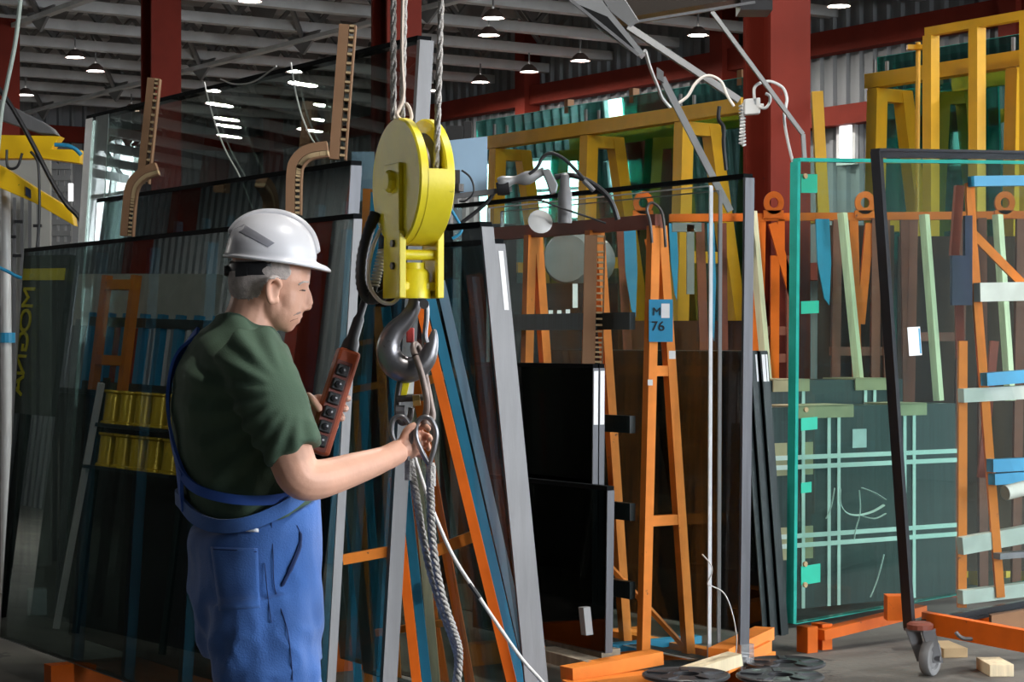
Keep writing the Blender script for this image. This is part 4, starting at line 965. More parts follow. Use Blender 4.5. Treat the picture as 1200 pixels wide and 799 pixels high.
# right hand behind the thimbles
B.ell(wpt(480,521,.0), .028, .017, .036, Matrix.Rotation(R(20), 3, 'Y'))
B.ell(wpt(474,526,-.008), .026, .019, .026)
def finger(pts, r): B.tube(spline(pts, 4), [lerp(r, r*0.78, i/(4*(len(pts)-1))) for i in range(4*(len(pts)-1)+1)], 10); B.ell(pts[-1], r*.8, r*.8, r*.8, nu=10, nv=6)
finger([wpt(482,507,.012), wpt(490,501,.018), wpt(498,500,.008), wpt(502,503,-.010)], .0092)
finger([wpt(485,515,.014), wpt(494,511,.022), wpt(502,512,.010), wpt(504,515,-.010)], .0095)
finger([wpt(485,524,.014), wpt(494,522,.020), wpt(501,523,.008), wpt(502,526,-.010)], .0090)
finger([wpt(483,532,.010), wpt(490,533,.014), wpt(496,535,.004), wpt(496,537,-.008)], .0080)
finger([wpt(472,516,-.016), wpt(476,506,-.024), wpt(483,500,-.026), wpt(489,498,-.022)], .0100)
# left hand round the pendant
B.ell(wpt(374,480,.125), .030, .020, .036)
B.ell(wpt(364,476,.115), .024, .018, .026)
finger([wpt(360,470,.105), wpt(361,465,.075), wpt(367,470,.048), wpt(374,479,.044)], .0112)
for k, (x, y, xt, yt) in enumerate([(386,464,406,468), (385,474,403,480), (382,484,399,491), (378,494,392,501)]):
    finger([wpt(x,y,.13), wpt(x+14,y+1,.125), wpt(xt+2,yt-1,.105), wpt(xt,yt,.075)], .0095 if k < 3 else .008)
body = mpart('body', fuse(B, 0.0036, 5, 0.5), M_skin, wk, OFF)
def inside(poly, x, y):
    c = False; j = len(poly)-1
    for i in range(len(poly)):
        if (poly[i][1] > y) != (poly[j][1] > y) and x < (poly[j][0]-poly[i][0])*(y-poly[i][1])/(poly[j][1]-poly[i][1])+poly[i][0]: c = not c
        j = i
    return c
def patch(src, poly, lift, m, name, parent, front=None):
    """a second layer lifted off the faces of src that fall in a profile polygon"""
    me = src.data; keep = {}; vs = []; fs = []
    nrm = [v.normal.copy() for v in me.vertices]
    for p in me.polygons:
        c = p.center+OFF; x = 600+c.x/c.y*F; y = 400-(c.z-CAMZ)/c.y*F
        if inside(poly, x, y) and (front is None or front(c, p.normal)):
            f = []
            for i in p.vertices:
                if i not in keep: keep[i] = len(vs); vs.append(me.vertices[i].co+nrm[i]*lift)
                f.append(keep[i])
            fs.append(f)
    k = len(vs); inv = {b: a for a, b in keep.items()}
    n2 = bpy.data.meshes.new(name); n2.from_pydata([tuple(v) for v in vs], [], fs)
    o = bpy.data.objects.new(name, n2); COL.objects.link(o); o.parent = parent; n2.materials.append(m)
    for p in n2.polygons: p.use_smooth = True
    s = o.modifiers.new('thick', 'SOLIDIFY'); s.thickness = lift*1.6; s.offset = -1
    return o
patch(body, [(262,308),(336,300),(341,320),(335,329),(325,326),(314,328),(308,338),(304,347),(292,352),(276,350),(266,340)], 0.0014, M_hair, 'hair', wk)
# ---- helmet
HM = Matrix.Rotation(R(7), 3, 'Y'); hc = wpt(317, 306)
def hring(fx, bx, ly, z, zf=0.0, n=40):
    out = []
    for j in range(n):
        t = 2*math.pi*j/n; c, s = math.cos(t), math.sin(t)
        x = (fx if c > 0 else bx)*c
        p = Vector((x, ly*s, z+(zf*max(0,c)**3)))
        out.append(hc+HM @ p)
    return out
b = MB()
ridge = 0.0
rings = [hring(.132,.106,.094,-.004,-.006), hring(.138,.107,.096,.000,-.006), hring(.128,.104,.094,.004,-.002), hring(.104,.103,.093,.010), hring(.102,.101,.092,.022), hring(.098,.098,.088,.042), hring(.088,.090,.078,.064), hring(.072,.076,.062,.083), hring(.050,.054,.042,.097), hring(.025,.028,.020,.1045), hring(.004,.004,.004,.106)]
rr0 = [hring(.090,.092,.080,.0), hring(.098,.098,.088,-.004)]+rings
cols_ = [spline([r[j] for r in rr0], 4) for j in range(40)]
b.loft([[cols_[j][i] for j in range(40)] for i in range(len(cols_[0]))], cap=False)
helmet = part('helmet', b, M_hat, wk, smooth='all', label='white safety helmet')
b = MB()                                             # raised centre rib of the helmet
pts = [hc+HM @ Vector((x, 0, z)) for x, z in [(.100,.028),(.094,.050),(.080,.074),(.055,.094),(.02,.106),(-.02,.106),(-.055,.095),(-.082,.074),(-.097,.048)]]
b.tube(spline(pts, 4), [.004]+[.011]*31+[.004], 12, flat=0.9); part('helmet_rib', b, M_hat, wk, smooth='all')
from mathutils.bvhtree import BVHTree
def tree(o): return BVHTree.FromPolygons([v.co+OFF for v in o.data.vertices], [tuple(p.vertices) for p in o.data.polygons])
def surf(tr_, px, py, lift=0.0):
    d_ = at(px, py, 1.0)-Vector((0,0,CAMZ)); h = tr_.ray_cast(Vector((0,0,CAMZ)), d_.normalized())
    return None if h[0] is None else h[0]-d_.normalized()*lift
def quad_patch(name, tr_, c, lift, m, nx=10, ny=10, th=0.002):
    """a cloth piece laid on a surface: c = four pixel corners in order"""
    b = MB(); k = 0; pts = []
    for j in range(ny+1):
        for i in range(nx+1):
            s_, t_ = i/nx, j/ny
            x = (c[0][0]*(1-s_)+c[1][0]*s_)*(1-t_)+(c[3][0]*(1-s_)+c[2][0]*s_)*t_
            y = (c[0][1]*(1-s_)+c[1][1]*s_)*(1-t_)+(c[3][1]*(1-s_)+c[2][1]*s_)*t_
            p = surf(tr_, x, y, lift)
            pts.append(p if p is not None else wpt(x, y))
    b.add(pts, [(j*(nx+1)+i, j*(nx+1)+i+1, (j+1)*(nx+1)+i+1, (j+1)*(nx+1)+i) for j in range(ny) for i in range(nx)])
    o = part(name, b, m, wk, smooth='all'); sm = o.modifiers.new('t', 'SOLIDIFY'); sm.thickness = th; sm.offset = 0
    return o
def seam(name, tr_, pts, r_, m, lift=0.001):
    q = [surf(tr_, x, y, lift) for x, y in pts]; q = [p for p in q if p is not None]
    b = MB(); b.tube(spline(q, 4), r_ if not isinstance(r_, list) else [r_[min(len(r_)-1, int(i/4))] for i in range(4*(len(q)-1)+1)], 6); return part(name, b, m, wk, smooth=True)
th_ = tree(helmet); tb_ = tree(body)
seam('eyebrow', tb_, [(350,334),(355,331),(361,331)], .0024, M_hair, .0005)
seam('eye', tb_, [(351,341),(354,340.5),(357.5,341)], [.0008,.0022,.0016], mat('eye_dark', (0.09,0.05,0.04), 0.4), .0)
seam('moustache', tb_, [(344,370),(348,368),(352,366.5)], [.001,.0024,.0018], mat('moustache_grey', (0.30,0.22,0.19), 0.8), .0)
seam('mouth', tb_, [(340,377),(344,375),(349,373.5)], .0011, mat('lip_line', (0.32,0.14,0.10), 0.6), .0)
quad_patch('helmet_stripe', th_, [(274,269),(286,263),(322,285),(314,290)], .0006, mat('stripe_grey', (0.24,0.24,0.27), 0.5), 12, 6, .0006)

b = MB(); b.loft([[hc+Vector((r_*math.cos(t)*1.0+(-.004), r_*.83*math.sin(t), z)) for t in [math.pi*(0.45+1.1*j/24) for j in range(25)]] for r_, z in ((.088,-.004),(.090,-.010),(.089,-.034),(.084,-.036))], cap=False, closed=False)
o = part('helmet_band', b, M_black, wk, smooth=True); s = o.modifiers.new('t','SOLIDIFY'); s.thickness = .003
b = MB(); b.lathe([(0,0),(.012,0),(.013,.004),(.013,.014),(.010,.018),(0,.018)], wpt(272,318,-.01), (-1,-.2,0), 14); b.obox(wpt(276,325,-.05), Vector((.028,-.015,.002)), Vector((0,-.006,0)), Vector((0,0,.02))); part('band_knob', b, M_black, wk)
# ---- t-shirt
B = MB()
B.loft([ring(291,379,.072,.070,tilt=-.35), ring(286,390,.105,.082,tilt=-.2), ring(280,403,.165,.098), ring(276,420,.198,.112), ring(274,445,.205,.126), ring(275,480,.200,.133), ring(279,520,.190,.134), ring(284,555,.184,.134), ring(291,585,.184,.134), ring(297,612,.180,.130)])
B.tube(spline([wpt(290,415,-.13), wpt(305,440,-.175), wpt(322,480,-.205), wpt(338,512,-.228), wpt(350,532,-.238)], 5), [lerp(.078,.076,i/20) if i < 10 else lerp(.076,.064,(i-10)/10) for i in range(21)], 20)
B.tube(spline([wpt(290,418,.13), wpt(304,450,.2), wpt(312,490,.25), wpt(318,520,.28)], 5), [.075]*16, 20)
me = fuse(B, 0.0065, 5, 0.5)
anc = wpt(352,455,-.15)
NR = [v.normal.copy() for v in me.vertices]
for v in me.vertices:
    c = v.co.copy(); n = NR[v.index]
    q = Vector((c.x*7+c.z*9, c.y*7, c.z*4-c.x*8))
    w = max(0, 1-abs(c.z-1.28)/.34)
    dx, dz = c.x-anc.x, c.z-anc.z; rr_ = math.hypot(dx, dz); an = math.atan2(dz, dx)
    m_ = max(0, min(1, (rr_-.05)/.08))*max(0, min(1, (.36-rr_)/.12))*(1 if c.y < YW+.05 else 0)
    f = math.sin(an*19+rr_*16+noise.noise(c*6)*2.2)*.0050*m_+(abs(noise.noise(q*1.35))-.25)*.008*w+noise.noise(c*16)*.003
    lo = max(0, min(1, (1.20-c.z)/.05)); f += math.sin(c.x*60+c.y*50+noise.noise(c*9)*2)*.0035*lo
    v.co = c-n*f
shirt = mpart('t_shirt', me, M_shirt, wk, OFF, 'dark green t-shirt')
# cut the shirt open at the sleeve ends and neck is not needed: skin passes through its surface
# ---- overalls
B = MB()
B.loft([ring(299,600,.186,.136,tilt=.34), ring(298,616,.191,.139,tilt=.22), ring(296,640,.192,.140), ring(299,690,.192,.143), ring(304,735,.188,.138), ring(307,770,.180,.128)])
def leg(dy, pts, rad): B.tube(spline([wpt(x,y,d) for x,y,d in pts], 6), [lerp(rad[i], rad[i+1], j/6) for i in range(len(rad)-1) for j in range(6)]+[rad[-1]], 22)
leg(0, [(303,700,-.085),(314,790,-.10),(322,930,-.10),(310,1060,-.10),(302,1158,-.10)], [.125,.118,.098,.088,.085])
leg(0, [(300,700,.095),(308,790,.11),(316,930,.11),(304,1060,.12),(296,1158,.12)], [.125,.112,.098,.088,.085])
me = fuse(B, 0.0075, 5, 0.5)
NR = [v.normal.copy() for v in me.vertices]
for v in me.vertices:
    c = v.co.copy(); n = NR[v.index]
    q = Vector((c.x*9-c.z*5, c.y*8, c.z*3.2+c.x*3))
    w = min(1, max(0, (1.14-c.z)/.12))
    f = (abs(noise.noise(q*1.1))-.22)*.020*w+(abs(noise.noise(Vector((c.x*14+c.z*10,c.y*10,c.z*9-c.x*6))))-.2)*.016*w*min(1,max(0,(1.0-c.z)/.15))+noise.noise(Vector((c.x*20,c.y*20,c.z*9)))*.0045*w
    v.co = c-n*f
over = mpart('overalls', me, M_over, wk, OFF, 'blue work overalls')
to_ = tree(over)
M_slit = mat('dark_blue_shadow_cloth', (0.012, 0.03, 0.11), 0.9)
quad_patch('pocket', to_, [(247,641),(302,643),(305,712),(257,716)], .004, M_over, 12, 12, .003)
seam('pocket_seam', to_, [(250,644),(275,645),(301,647)], .0014, M_slit, .006)
seam('pocket_opening', to_, [(348,616),(352,626),(351,640),(345,656),(338,672),(330,688)], [.001,.004,.0055,.0055,.004,.001], M_slit, .0015)
seam('side_seam', to_, [(318,612),(320,650),(322,690),(336,735),(341,770),(343,798)], .0012, M_slit, .003)
seam('side_seam', to_, [(310,660),(314,700),(318,730)], .0012, M_slit, .003)
quad_patch('white_tag', to_, [(288,619),(303,620),(303,624),(288,623)], .008, M_paper, 3, 2, .002)
def band(pts, w, th, m, name):
    """cloth strap following the points, w wide, laid flat against the torso"""
    pts = spline(pts, 6); rings = []
    for i, p in enumerate(pts):
        t = (pts[min(i+1,len(pts)-1)]-pts[max(i-1,0)]).normalized()
        c = wpt(285,480); out = Vector((p.x-c.x, p.y-c.y, 0)).normalized()
        out = (out-t*out.dot(t)).normalized(); sd = t.cross(out)
        rings.append([p+sd*w/2-out*th, p+sd*w/2+out*th, p-sd*w/2+out*th, p-sd*w/2-out*th])
    b = MB(); b.loft(rings); part(name, b, m, wk, smooth=True)
def torso(px, py, ang, lift=.010):
    """point on the shirt at image height py, angle from his back (0) towards his right side (90)"""
    rows = [(379,291,.072,.070),(403,280,.165,.098),(420,276,.198,.112),(445,274,.205,.126),(480,275,.2,.133),(520,279,.19,.134),(555,284,.184,.134),(585,291,.184,.134),(612,297,.18,.13)]
    for i in range(len(rows)-1):
        if rows[i][0] <= py <= rows[i+1][0]:
            t = (py-rows[i][0])/(rows[i+1][0]-rows[i][0]); cx, a, bb = (lerp(rows[i][k], rows[i+1][k], t) for k in (1,2,3)); break
    th = R(ang); c = wpt(cx, py)
    e = Vector((math.sin(th), math.cos(th)))
    r_ = 1/((abs(e.x)/a)**2.3+(abs(e.y)/bb)**2.3)**(1/2.3)+lift
    return c+rt*e.x*r_-fw*e.y*r_
band([torso(0,388,-25,.02), torso(0,405,-38), torso(0,430,-32), torso(0,470,-22), torso(0,510,-12), torso(0,545,4), torso(0,562,20), torso(0,572,42), torso(0,578,66), torso(0,579,88), torso(0,574,112)], .021, .0035, M_overd, 'strap')
band([torso(0,545,4), torso(0,570,-8), torso(0,596,-12,.016)], .05, .004, M_overd, 'back_strap')
band([torso(0,580,-80,.014), torso(0,582,-40,.014), torso(0,588,-12,.014), torso(0,603,20,.014), torso(0,609,48,.014), torso(0,604,72,.014), torso(0,588,96,.014), torso(0,572,116,.014)], .03, .004, M_over, 'waistband')
# ---- work shoes
for dy, x0 in ((-.10, 300), (.12, 294)):
    b = MB(); f = wpt(x0, 1182, dy); f.z = 0
    for k, (u_, w_, h_) in enumerate([]): pass
    rings = []
    for u_, w_, h_ in [(-.09,.03,.05),(-.08,.042,.10),(-.03,.045,.12),(.04,.045,.10),(.11,.05,.075),(.17,.048,.06),(.205,.03,.04)]:
        rings.append([f+fw*u_+rt*(w_*math.cos(t))+Z*(h_*0.5+h_*0.5*math.sin(t)) for t in [2*math.pi*j/14 for j in range(14)]])
    b.loft(rings); part('shoe', b, M_black, wk, smooth=True)
# ================================================================ OVERHEAD FITTINGS, VACUUM LIFTER, LEFT MACHINE, SMALL THINGS
# ---- lamp housing and conduits hanging at the top
YF = 8.0
lf = thing('light_fixture', 'tilted grey floodlight housing hanging at the top centre', 'light fixture', at(750, 65, YF))
b = MB(); b.prism([at(668,-4,YF), at(702,-4,YF), at(716,15,YF), at(754,61,YF), at(749,66,YF), at(700,33,YF)], Vector((0.02,0.16,0.01))); part('housing', b, M_grey, lf)
b = MB(); b.prism([at(704,-4,YF+.02), at(728,-6,YF+.02), at(746,22,YF+.02), at(735,29,YF+.02), at(716,14,YF+.02)], Vector((0.02,0.14,0.01))); part('ballast_box', b, M_truss, lf)
b = MB(); b.prism([at(676,5,YF-.004), at(712,20,YF-.004), at(744,58,YF-.004), at(704,33,YF-.004)], Vector((0,0.003,0))); part('glass_front', b, mat('lamp_front_dark', (0.02,0.02,0.02), 0.15), lf)
b = MB(); b.bar(at(668,0,YF-.01), at(748,65,YF-.01), 0.012, 0.012); part('rim', b, M_alu, lf)
cb = thing('lamp_bracket', 'slim pale conduit arm sloping down left of the red column', 'conduit', at(855,246,9.4))
b = MB(); b.bar(at(776,92,9.4), at(856,248,9.4), 0.030, 0.03); part('arm', b, M_grey, cb)
b = MB(); b.tube(spline([at(756,60,8.4), at(762,80,8.7), at(770,100,9.1), at(776,115,9.35), at(786,127,9.38)], 5), 0.008, 6); part('cable', b, M_white, cb, smooth=True)
b = MB(); b.obox(at(770,92,9.36), Vector((0.03,0,-0.02)), Vector((0,0.03,0)), Z*0.05); part('clamp', b, M_alu, cb)
def conduit(label, segs, D, w, m=M_grey):
    b = MB()
    for i in range(len(segs)-1): b.bar(at(*segs[i], D), at(*segs[i+1], D), w, w*0.6)
    return single('conduit', b, m, label, 'conduit')
conduit('thick grey conduit sloping from the floodlight to the cable box', [(736,32),(866,118)], 11.0, 0.055)
conduit('bent grey conduit sloping across the wide red column', [(834,14),(941,158),(943,190)], 11.2, 0.035)
jb = thing('junction_box', 'small white cable box on the left edge of the wide red column', 'junction box', at(881,135,11.3))
b = MB(); b.obox(at(872.5,135,11.3), Vector((0.088,0,0.008)), Vector((0,0.06,0)), Z*0.088); part('box', b, M_white, jb, bevel=0.006)
b = MB(); b.lathe([(0,0),(0.013,0),(0.013,0.03),(0,0.03)], at(889,124,11.3)+Vector((0.0,0.02,0)), (1,0,0), 10); part('gland', b, M_white, jb)
b = MB(); b.tube(spline([at(884,116,11.28), at(884,104,11.28), at(890,98,11.28), at(903,96,11.28), at(917,103,11.28), at(922,115,11.28), at(921,125,11.28), at(919,140,11.28), at(923,165,11.28), at(929,190,11.28)], 5), 0.0085, 8)
b.tube(spline([at(890,126,11.29), at(897,127,11.27), at(902,120,11.27), at(902,113,11.27), at(897,110,11.27)], 5), 0.0085, 8)
b.tube([at(929,190,11.28), at(934,205,11.29)], 0.011, 8); part('cable', b, M_white, jb, smooth=True)
b = MB(); b.tube(spline([at(794,122,10.9), at(806,113,10.9), at(816,97,10.9), at(830,89,10.9), at(845,96,10.9), at(852,112,10.9), at(860,125,10.9)], 6), 0.008, 8); single('looped_cable', b, mat('cream_cable', (0.6,0.57,0.5), 0.5), 'pale cable looping over the yellow rack beam', 'cable', smooth=True)
b = MB(); pts = [at(870+3.5*math.sin(i*1.6), 122+i*1.0, 11.4+0.02*math.cos(i*1.6)) for i in range(50)]; b.tube(pts, 0.006, 5); single('coiled_cable', b, M_white, 'thin coiled cable hanging left of the wide red column', 'cable', smooth=True)
b = MB(); b.tube(spline([at(843,125,11.5), at(842,140,11.5), at(848,150,11.5), at(848,170,11.5), at(851,200,11.5)], 5), 0.012, 6); single('black_cable', b, M_black, 'black cable bundle hanging at the end of the yellow rack', 'cable', smooth=True)
tb = thing('crane_rail', 'dark glossy crane rail crossing the top right of centre', 'rail', at(800,25,9.0))
b = MB(); b.obox(at(715,24,9.0), at(872,-2,9.0)-at(715,24,9.0), Vector((0,0.25,0)), Z*0.10); part('rail', b, mat('rail_dark', (0.035,0.025,0.018), 0.3, 0.2), tb)
b = MB(); b.bar(at(745,26,8.98), at(885,3,8.98), 0.008, 0.012); part('rail_lip', b, M_alu, tb)
b = MB(); b.obox(at(868,12,8.98), Vector((0.14,0,0)), Vector((0,0.2,0)), Z*0.06); part('end_block', b, M_black, tb)
# ---- vacuum lifter with pale blue board behind the pulley
vl = thing('vacuum_lifter', 'vacuum lifter with pale blue board and grey jointed arm beside the pulley', 'lifter', at(560,240,8.0))
YV = 8.2
b = MB(); b.obox(at(496,237,YV), at(571,229,YV)-at(496,237,YV), Vector((0,0.03,0)), Z*0.235); part('board', b, M_lblue, vl)
b = MB(); b.obox(at(412,236,YV+.1), Vector((0.09,0,0)), Vector((0,0.03,0)), Z*0.2); part('board', b, M_lblue, vl)
b = MB(); b.bar(at(530,231,YV-.05), at(600,222,YV-.05), 0.02, 0.02); part('tube_frame', b, M_alu, vl)
b = MB(); b.obox(at(530,232,YV-.06), Vector((0.03,0,0)), Vector((0,0.04,0)), Z*0.11); b.lathe([(0,0),(.02,0),(.02,.03),(0,.03)], at(538,225,YV-.06), (0,0,1), 10); part('valve', b, M_steeld, vl)
b = MB(); b.lathe([(0,0),(.025,0),(.03,.02),(.03,.05),(0,.05)], at(582,222,YV-.08), (1,0,.15), 14); part('knuckle', b, M_black, vl, smooth=True)
b = MB(); b.tube(spline([at(584,216,YV-.08), at(600,212,YV-.08), at(618,209,YV-.08), at(638,201,YV-.08)], 4), [.022+.006*math.sin(i) for i in range(13)], 12); part('arm', b, M_grey, vl, smooth=True)
b = MB(); b.prism([at(634,199,YV-.1), at(644,198,YV-.1), at(654,217,YV-.1), at(652,226,YV-.1), at(645,228,YV-.1), at(640,212,YV-.1)], Vector((0,0.05,0))); part('hinge', b, M_grey, vl, bevel=.005)
b = MB(); b.lathe([(0,0),(.028,0),(.028,.12),(.02,.14),(.02,.19),(.01,.20),(0,.2)], at(662,262,YV-.05), (0,0,1), 16); part('actuator', b, M_alu, vl, smooth=True)
def hose(pts, r, m, D): 
    b = MB(); b.tube(spline([at(x,y,D) for x,y in pts], 6), r, 8); part('hose', b, m, vl, smooth=True)
hose([(620,205),(630,196),(636,185),(646,180),(660,186),(672,197),(684,210),(694,222)], .007, M_black, YV-.1)
hose([(650,208),(670,206),(690,213),(708,226),(718,240),(724,258)], .011, M_black, YV-.05)
hose([(541,200),(550,207),(555,218),(554,228),(545,236),(538,236)], .004, M_black, YV-.1)
hose([(528,245),(536,258),(541,268),(538,275),(530,280)], .006, M_blue, YV-.1)
hose([(600,238),(630,235),(660,245),(690,255),(710,262)], .004, M_black, YV-.1)
hose([(580,225),(570,238),(556,250),(540,262)], .008, M_black, YV)
b = MB(); b.tube([at(684,212,YV-.1), at(696,224,YV-.1)], .01, 8); part('fitting', b, M_alu, vl)
b = MB(); b.lathe([(0.02,0),(.045,0.01),(.05,.02),(.02,.03)], at(632,262,YV), (0.2,-1,0.3), 18); part('suction_cup', b, M_white, vl, smooth=True)
# ---- dark wall boxes behind the pulley
b = MB(); b.obox(at(523,165,14), Vector((0.12,0,0)), Vector((0,0.2,0)), Z*0.1); b.obox(at(544,165,14), Vector((0.05,0,0)), Vector((0,0.2,0)), Z*0.13); single('control_box', b, M_black, 'small dark control box above the pale blue board', 'box')
# ---- left machine
YL = 12.0
lm = thing('manipulator', 'yellow lifting manipulator with two booms at the left border', 'manipulator', at(30,300,YL))
b = MB(); b.prism([at(-20,158,YL), at(71,160,YL), at(60,175,YL), at(95,176,YL), at(94,192,YL), at(50,186,YL), at(-20,186,YL)], Vector((0,0.12,0))); part('upper_boom', b, M_yelm, lm, bevel=.004)
b = MB(); b.prism([at(-20,185,YL-.05), at(4,196,YL-.05), at(44,222,YL-.05), at(84,246,YL-.05), at(87,265,YL-.05), at(40,238,YL-.05), at(-20,212,YL-.05)], Vector((0,0.10,0))); part('lower_boom', b, M_yelm, lm, bevel=.004)
b = MB(); b.obox(at(30,229,YL-.06), Vector((0.03,0,-.02)), Vector((0,0.12,0)), Z*.05); part('boom_strap', b, mat('navy_pad', (0.02,0.035,0.07), 0.6), lm)
b = MB(); b.prism([at(-10,112,YL), at(8,122,YL), at(48,142,YL), at(60,150,YL), at(66,158,YL), at(44,156,YL), at(-10,138,YL)], Vector((0,.12,0))); part('arm_casting', b, M_alu, lm, bevel=.006)
def lcable(pts, r, m, D=YL-.15, name='cable'):
    b = MB(); b.tube(spline([at(x,y,D) for x,y in pts], 6), r, 8); part(name, b, m, lm, smooth=True)
lcable([(-5,100),(10,120),(28,150),(45,182),(62,215),(78,240),(92,255),(110,285)], .014, M_black)
lcable([(24,0),(18,50),(8,100),(2,130),(-3,180)], .012, mat('grey_green_cable', (0.35,0.42,0.38), 0.5), 11.0)
lcable([(64,170),(78,171),(88,175),(95,182)], .012, M_blue)
lcable([(-10,310),(8,318),(25,326),(40,322)], .010, M_blue)
lcable([(8,176),(9,196),(20,196),(26,180)], .008, M_black); lcable([(36,178),(44,190),(46,215),(46,260),(42,300)], .008, M_black)
b = MB(); b.tube([at(6,210,YL+.2), at(8,480,YL+.2)], .032, 12); b.tube([at(8,478,YL+.2), at(6,745,YL+.2)], .03, 12); part('column', b, M_white, lm, smooth=True)
b = MB(); b.lathe([(0,0),(.05,0),(.05,.06),(0,.06)], at(8,402,YL+.2), (0,0,1), 14); part('clamp', b, M_blue, lm)
# white panel with vertical bars and dark lattice behind it
wp_ = thing('panel_screen', 'white panel screen with vertical rails behind the yellow manipulator', 'screen', at(25,700,13.5))
b = MB(); b.obox(at(-30,735,13.6), Vector((0.49,0.05,0)), Vector((0,.05,0)), Z*3.2); part('panel', b, M_film, wp_)
for x in (6, 17, 26, 35, 45):
    b = MB(); b.bar(at(x,232,13.5), at(x-1,735,13.5), .02, .02); part('rail', b, M_alu, wp_)
for x, y in ((22,260),(44,265),(14,278),(20,300)):
    b = MB(); b.bar(at(x-5,y,13.48), at(x+5,y,13.48), .02, .02, Z); part('clip', b, M_black, wp_)
dl = thing('lattice_frame', 'dark steel lattice behind the yellow boom', 'frame', at(70,730,14.0))
for i in range(4):
    b = MB(); x = 56+i*8.5; b.bar(at(x,192,14), at(x,760,14), .03, .03); part('upright', b, M_truss, dl)
for j in range(14):
    b = MB(); b.bar(at(54,196+j*13,14-.02), at(83,196+j*13,14-.02), .035, .03, Z); part('crossbar', b, M_truss, dl)
b = MB(); b.lathe([(0,0),(.014,0),(.014,.10),(0,.10)], at(83,236,11.8), (0,0,1), 12); single('white_lamp', b, emit('tube_glow', (1,1,1), 3.0), 'small bright lamp left of the tall glass edge', 'lamp')
# ---- spools
def spool(label, px, py, D, r):
    c = at(px, py, D); t = thing('cable_spool', label, 'spool', Vector((c.x, c.y, 0)))
    for z, nm in ((c.z, 'top_flange'), (0.0, 'bottom_flange')):
        b = MB(); b.lathe([(r*.3,0),(r*.96,0),(r,.006),(r,.014),(r*.95,.018),(r*.88,.012),(r*.55,.010),(r*.42,.016),(r*.30,.016),(r*.3,0)], Vector((c.x,c.y,z-.018 if z else 0.0)), (0,0,1), 40, cap=False); part(nm, b, M_rubber, t, smooth=True)
    b = MB(); b.lathe([(r*.45,0.01),(r*.45,c.z-.02)], Vector((c.x,c.y,0)), (0,0,1), 28); part('core', b, M_black, t, smooth=True)
    for k in range(5):
        a = 2*math.pi*k/5+.3; e = Vector((math.cos(a), math.sin(a), 0)); b = MB(); b.bar(Vector((c.x,c.y,c.z-.004))+e*r*.40, Vector((c.x,c.y,c.z-.004))+e*r*.9, .03, .010, e.cross(Z)); part('spoke', b, M_rubber, t)
spool('black cable spool at the bottom edge, left one', 804, 789, 8.0, .172)
spool('black cable spool at the bottom edge, front right one', 914, 790, 8.0, .172)
spool('black cable spool at the bottom edge, rear right one', 920, 775, 8.65, .17)
# ---- strapping hanging at the white edges
b = MB(); b.tube(spline([at(823,650,8.5), at(833,662,8.5), at(834,672,8.5), at(829,684,8.5), at(834,687,8.5), at(848,695,8.5), at(857,715,8.5), at(863,745,8.5), at(862,770,8.5)], 6), .010, 8, flat=.25); single('strap_tail', b, M_white, 'curled white strap hanging from the bright sheet edge', 'strap', smooth=True)
# ---- wooden blocks on the floor
def block(label, px, py, D, sx, sy, sz, m, rot=0.2):
    c = at(px, py, D); c.z = 0; ax_ = Vector((math.cos(rot), math.sin(rot), 0)); ay_ = Vector((-math.sin(rot), math.cos(rot), 0))
    b = MB(); b.obox(c-ax_*sx/2, ax_*sx, ay_*sy, Z*sz); single('wood_block', b, m, label, 'wood block', bevel=.003)
block('pale wooden block lying on the floor at the right bottom corner', 1174, 795, 9.15, .11, .22, .055, M_wood, 0.05)
block('brown grooved wooden block on the floor behind the caster', 1120, 772, 9.7, .12, .25, .045, M_cardl, 0.15)
block('white foam block on the floor under the dark glass at left', 44, 722, 11.2, .10, .1, .14, M_white, 0.3)
block('blue topped bearer at the bottom edge left of the worker', 90, 800, 8.35, .45, .12, .06, M_blue, -0.5)
# ---- things that the dark sheets on the left mirror, standing on the left side of the hall
def mirror_rack(label, o, d, n, L, h, m, mb_):
    t = thing('storage_rack', label, 'rack', o)
    for i in range(n):
        b = MB(); q = o+d*(L*i/(n-1)); b.bar(q, q+Z*h, .05, .05, d); part('post', b, m, t)
    for z in (0.25, h*.75, h-.06):
        b = MB(); b.bar(o+Z*z, o+d*L+Z*z, .06, .06, Z); part('beam', b, mb_, t)
    return t
mirror_rack('row of blue posts mirrored in the large dark glass', Vector((-5.85,11.5,0)), Vector((0.37,-0.93,0)), 8, 1.35, 1.93, M_blue, M_edgek)
mirror_rack('orange frame mirrored in the left of the large dark glass', Vector((-5.22,11.0,0)), Vector((0.42,-0.907,0)), 2, 0.34, 2.12, M_org, M_org)
single('leaning_bar', MB().bar(Vector((-4.16,10.22,1.41)), Vector((-4.42,10.5,0.0)), .035, .03), M_white, 'pale leaning bar mirrored beside the yellow reels', 'bar')
nb = thing('notice_board', 'pale board mirrored in the dark glass left of the helmet', 'board', Vector((-8.2,12.9,0)))
part('panel', MB().obox(Vector((-8.3,13.4,2.0)), Vector((0.75,-1.75,0)), Vector((-.06,-.02,0)), Z*.42), mat('board_pale', (0.6,0.58,0.5), 0.7), nb)
for k in (0.05, 0.95): part('leg', MB().bar(Vector((-8.32+.75*k,13.4-1.75*k,0)), Vector((-8.32+.75*k,13.4-1.75*k,2.05)), .06, .06), M_grey, nb)
dk = thing('dark_blocker', 'added low black cabinet mirrored beside the worker in the dark glass', 'blocker', Vector((-4.9,10.8,0)))  # block added to darken the lower part of the mirror image
part('body', MB().obox(Vector((-5.0,11.1,0.0)), Vector((0.85,-1.95,0)), Vector((-.5,-.2,0)), Z*1.36), M_black, dk)
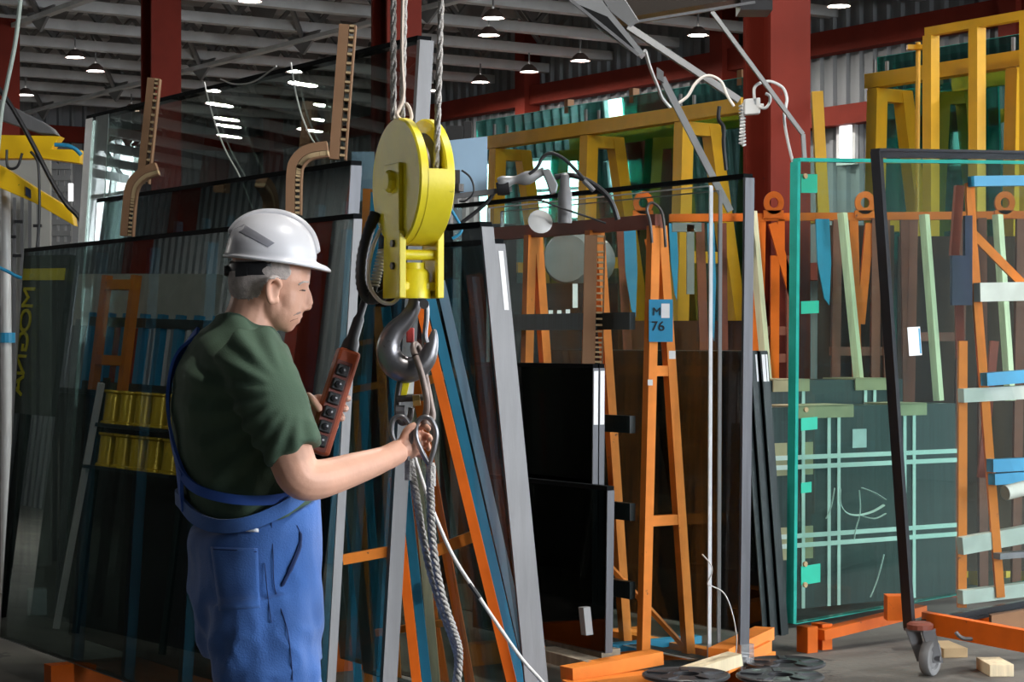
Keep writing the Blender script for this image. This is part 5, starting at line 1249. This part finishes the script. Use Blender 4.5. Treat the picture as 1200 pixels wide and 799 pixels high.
part('blocker_top', MB().obox(Vector((-4.98,11.12,1.36)), Vector((0.85,-1.97,0)), Vector((-.54,-.22,0)), Z*.03), M_edgek, dk)
rs_ = thing('reel_shelf', 'narrow dark shelf carrying yellow reels mirrored in the dark glass', 'shelf', Vector((-4.05,9.9,0)))
da = Vector((0.42,-0.907,0)); sa = Vector((-4.24,10.35,0))
for z in (0.93, 1.17): part('shelf_board', MB().obox(sa+Z*z, da*.92, Vector((-.2,-.09,0)), Z*.02), M_edgek, rs_)
for k in (0.0, .9): part('upright', MB().bar(sa+da*k+Vector((-.1,-.04,0)), sa+da*k+Vector((-.1,-.04,1.45)), .03, .03), M_edgek, rs_)
for z in (0.95, 1.19):
    for i in range(5):
        b = MB(); c = sa+da*(.12+i*.165)+Vector((-.09,-.04,z)); b.lathe([(.02,0),(.065,0),(.065,.012),(.052,.02),(.052,.17),(.065,.178),(.065,.19),(.02,.19)], c, (0,0,1), 18)
        single('yellow_reel', b, mat('reel_yellow', (0.75,0.50,0.04), 0.25, 0.3), '%s yellow reel on the %s shelf mirrored in the dark glass' % (ordn[i].replace('topmost','first').replace('lowest','fifth'), 'lower' if z < 1 else 'upper'), 'reel', 'yellow reels mirrored in the glass', smooth=True)
bs = thing('banner_stand', 'dark stand with yellow letters mirrored at the left end of the dark glass', 'banner', Vector((-4.5,11.0,0)))
bx = Vector((0.42,-0.907,0)); bn = Vector((0.907,0.42,0)); bo = Vector((-4.70,11.30,0))
part('panel', MB().obox(bo+Z*1.20, bx*.62, -bn*.04, Z*.95), mat('banner_dark', (0.05,0.055,0.05), 0.6), bs)
part('top_band', MB().obox(bo+Z*2.0+bx*.03, bx*.56, bn*.006, Z*.07), M_yelc, bs)
part('post', MB().bar(bo+bx*.3-bn*.02, bo+bx*.3-bn*.02+Z*1.2, .05, .05), M_black, bs)
mtx = Matrix((( 0, -bx.x, bn.x), (0, -bx.y, bn.y), (-1, 0, 0))).to_4x4()
for i, ch in enumerate('MOGNA'):
    cu = bpy.data.curves.new('t', 'FONT'); cu.body = ch; cu.size = .19; cu.extrude = .004
    o = bpy.data.objects.new('t', cu); COL.objects.link(o)
    dg = bpy.context.evaluated_depsgraph_get(); me = bpy.data.meshes.new_from_object(o.evaluated_get(dg)); bpy.data.objects.remove(o)
    pos = bo+bx*.26+bn*.004+Z*(1.97-i*.135)-bs.location
    for v in me.vertices:
        w = Vector((v.co.x, v.co.y, v.co.z)); v.co = Vector((0,0,-1))*w.x-bx*w.y+bn*w.z+pos
    q = bpy.data.objects.new('letter', me); COL.objects.link(q); me.materials.clear(); me.materials.append(M_yelc); q.parent = bs
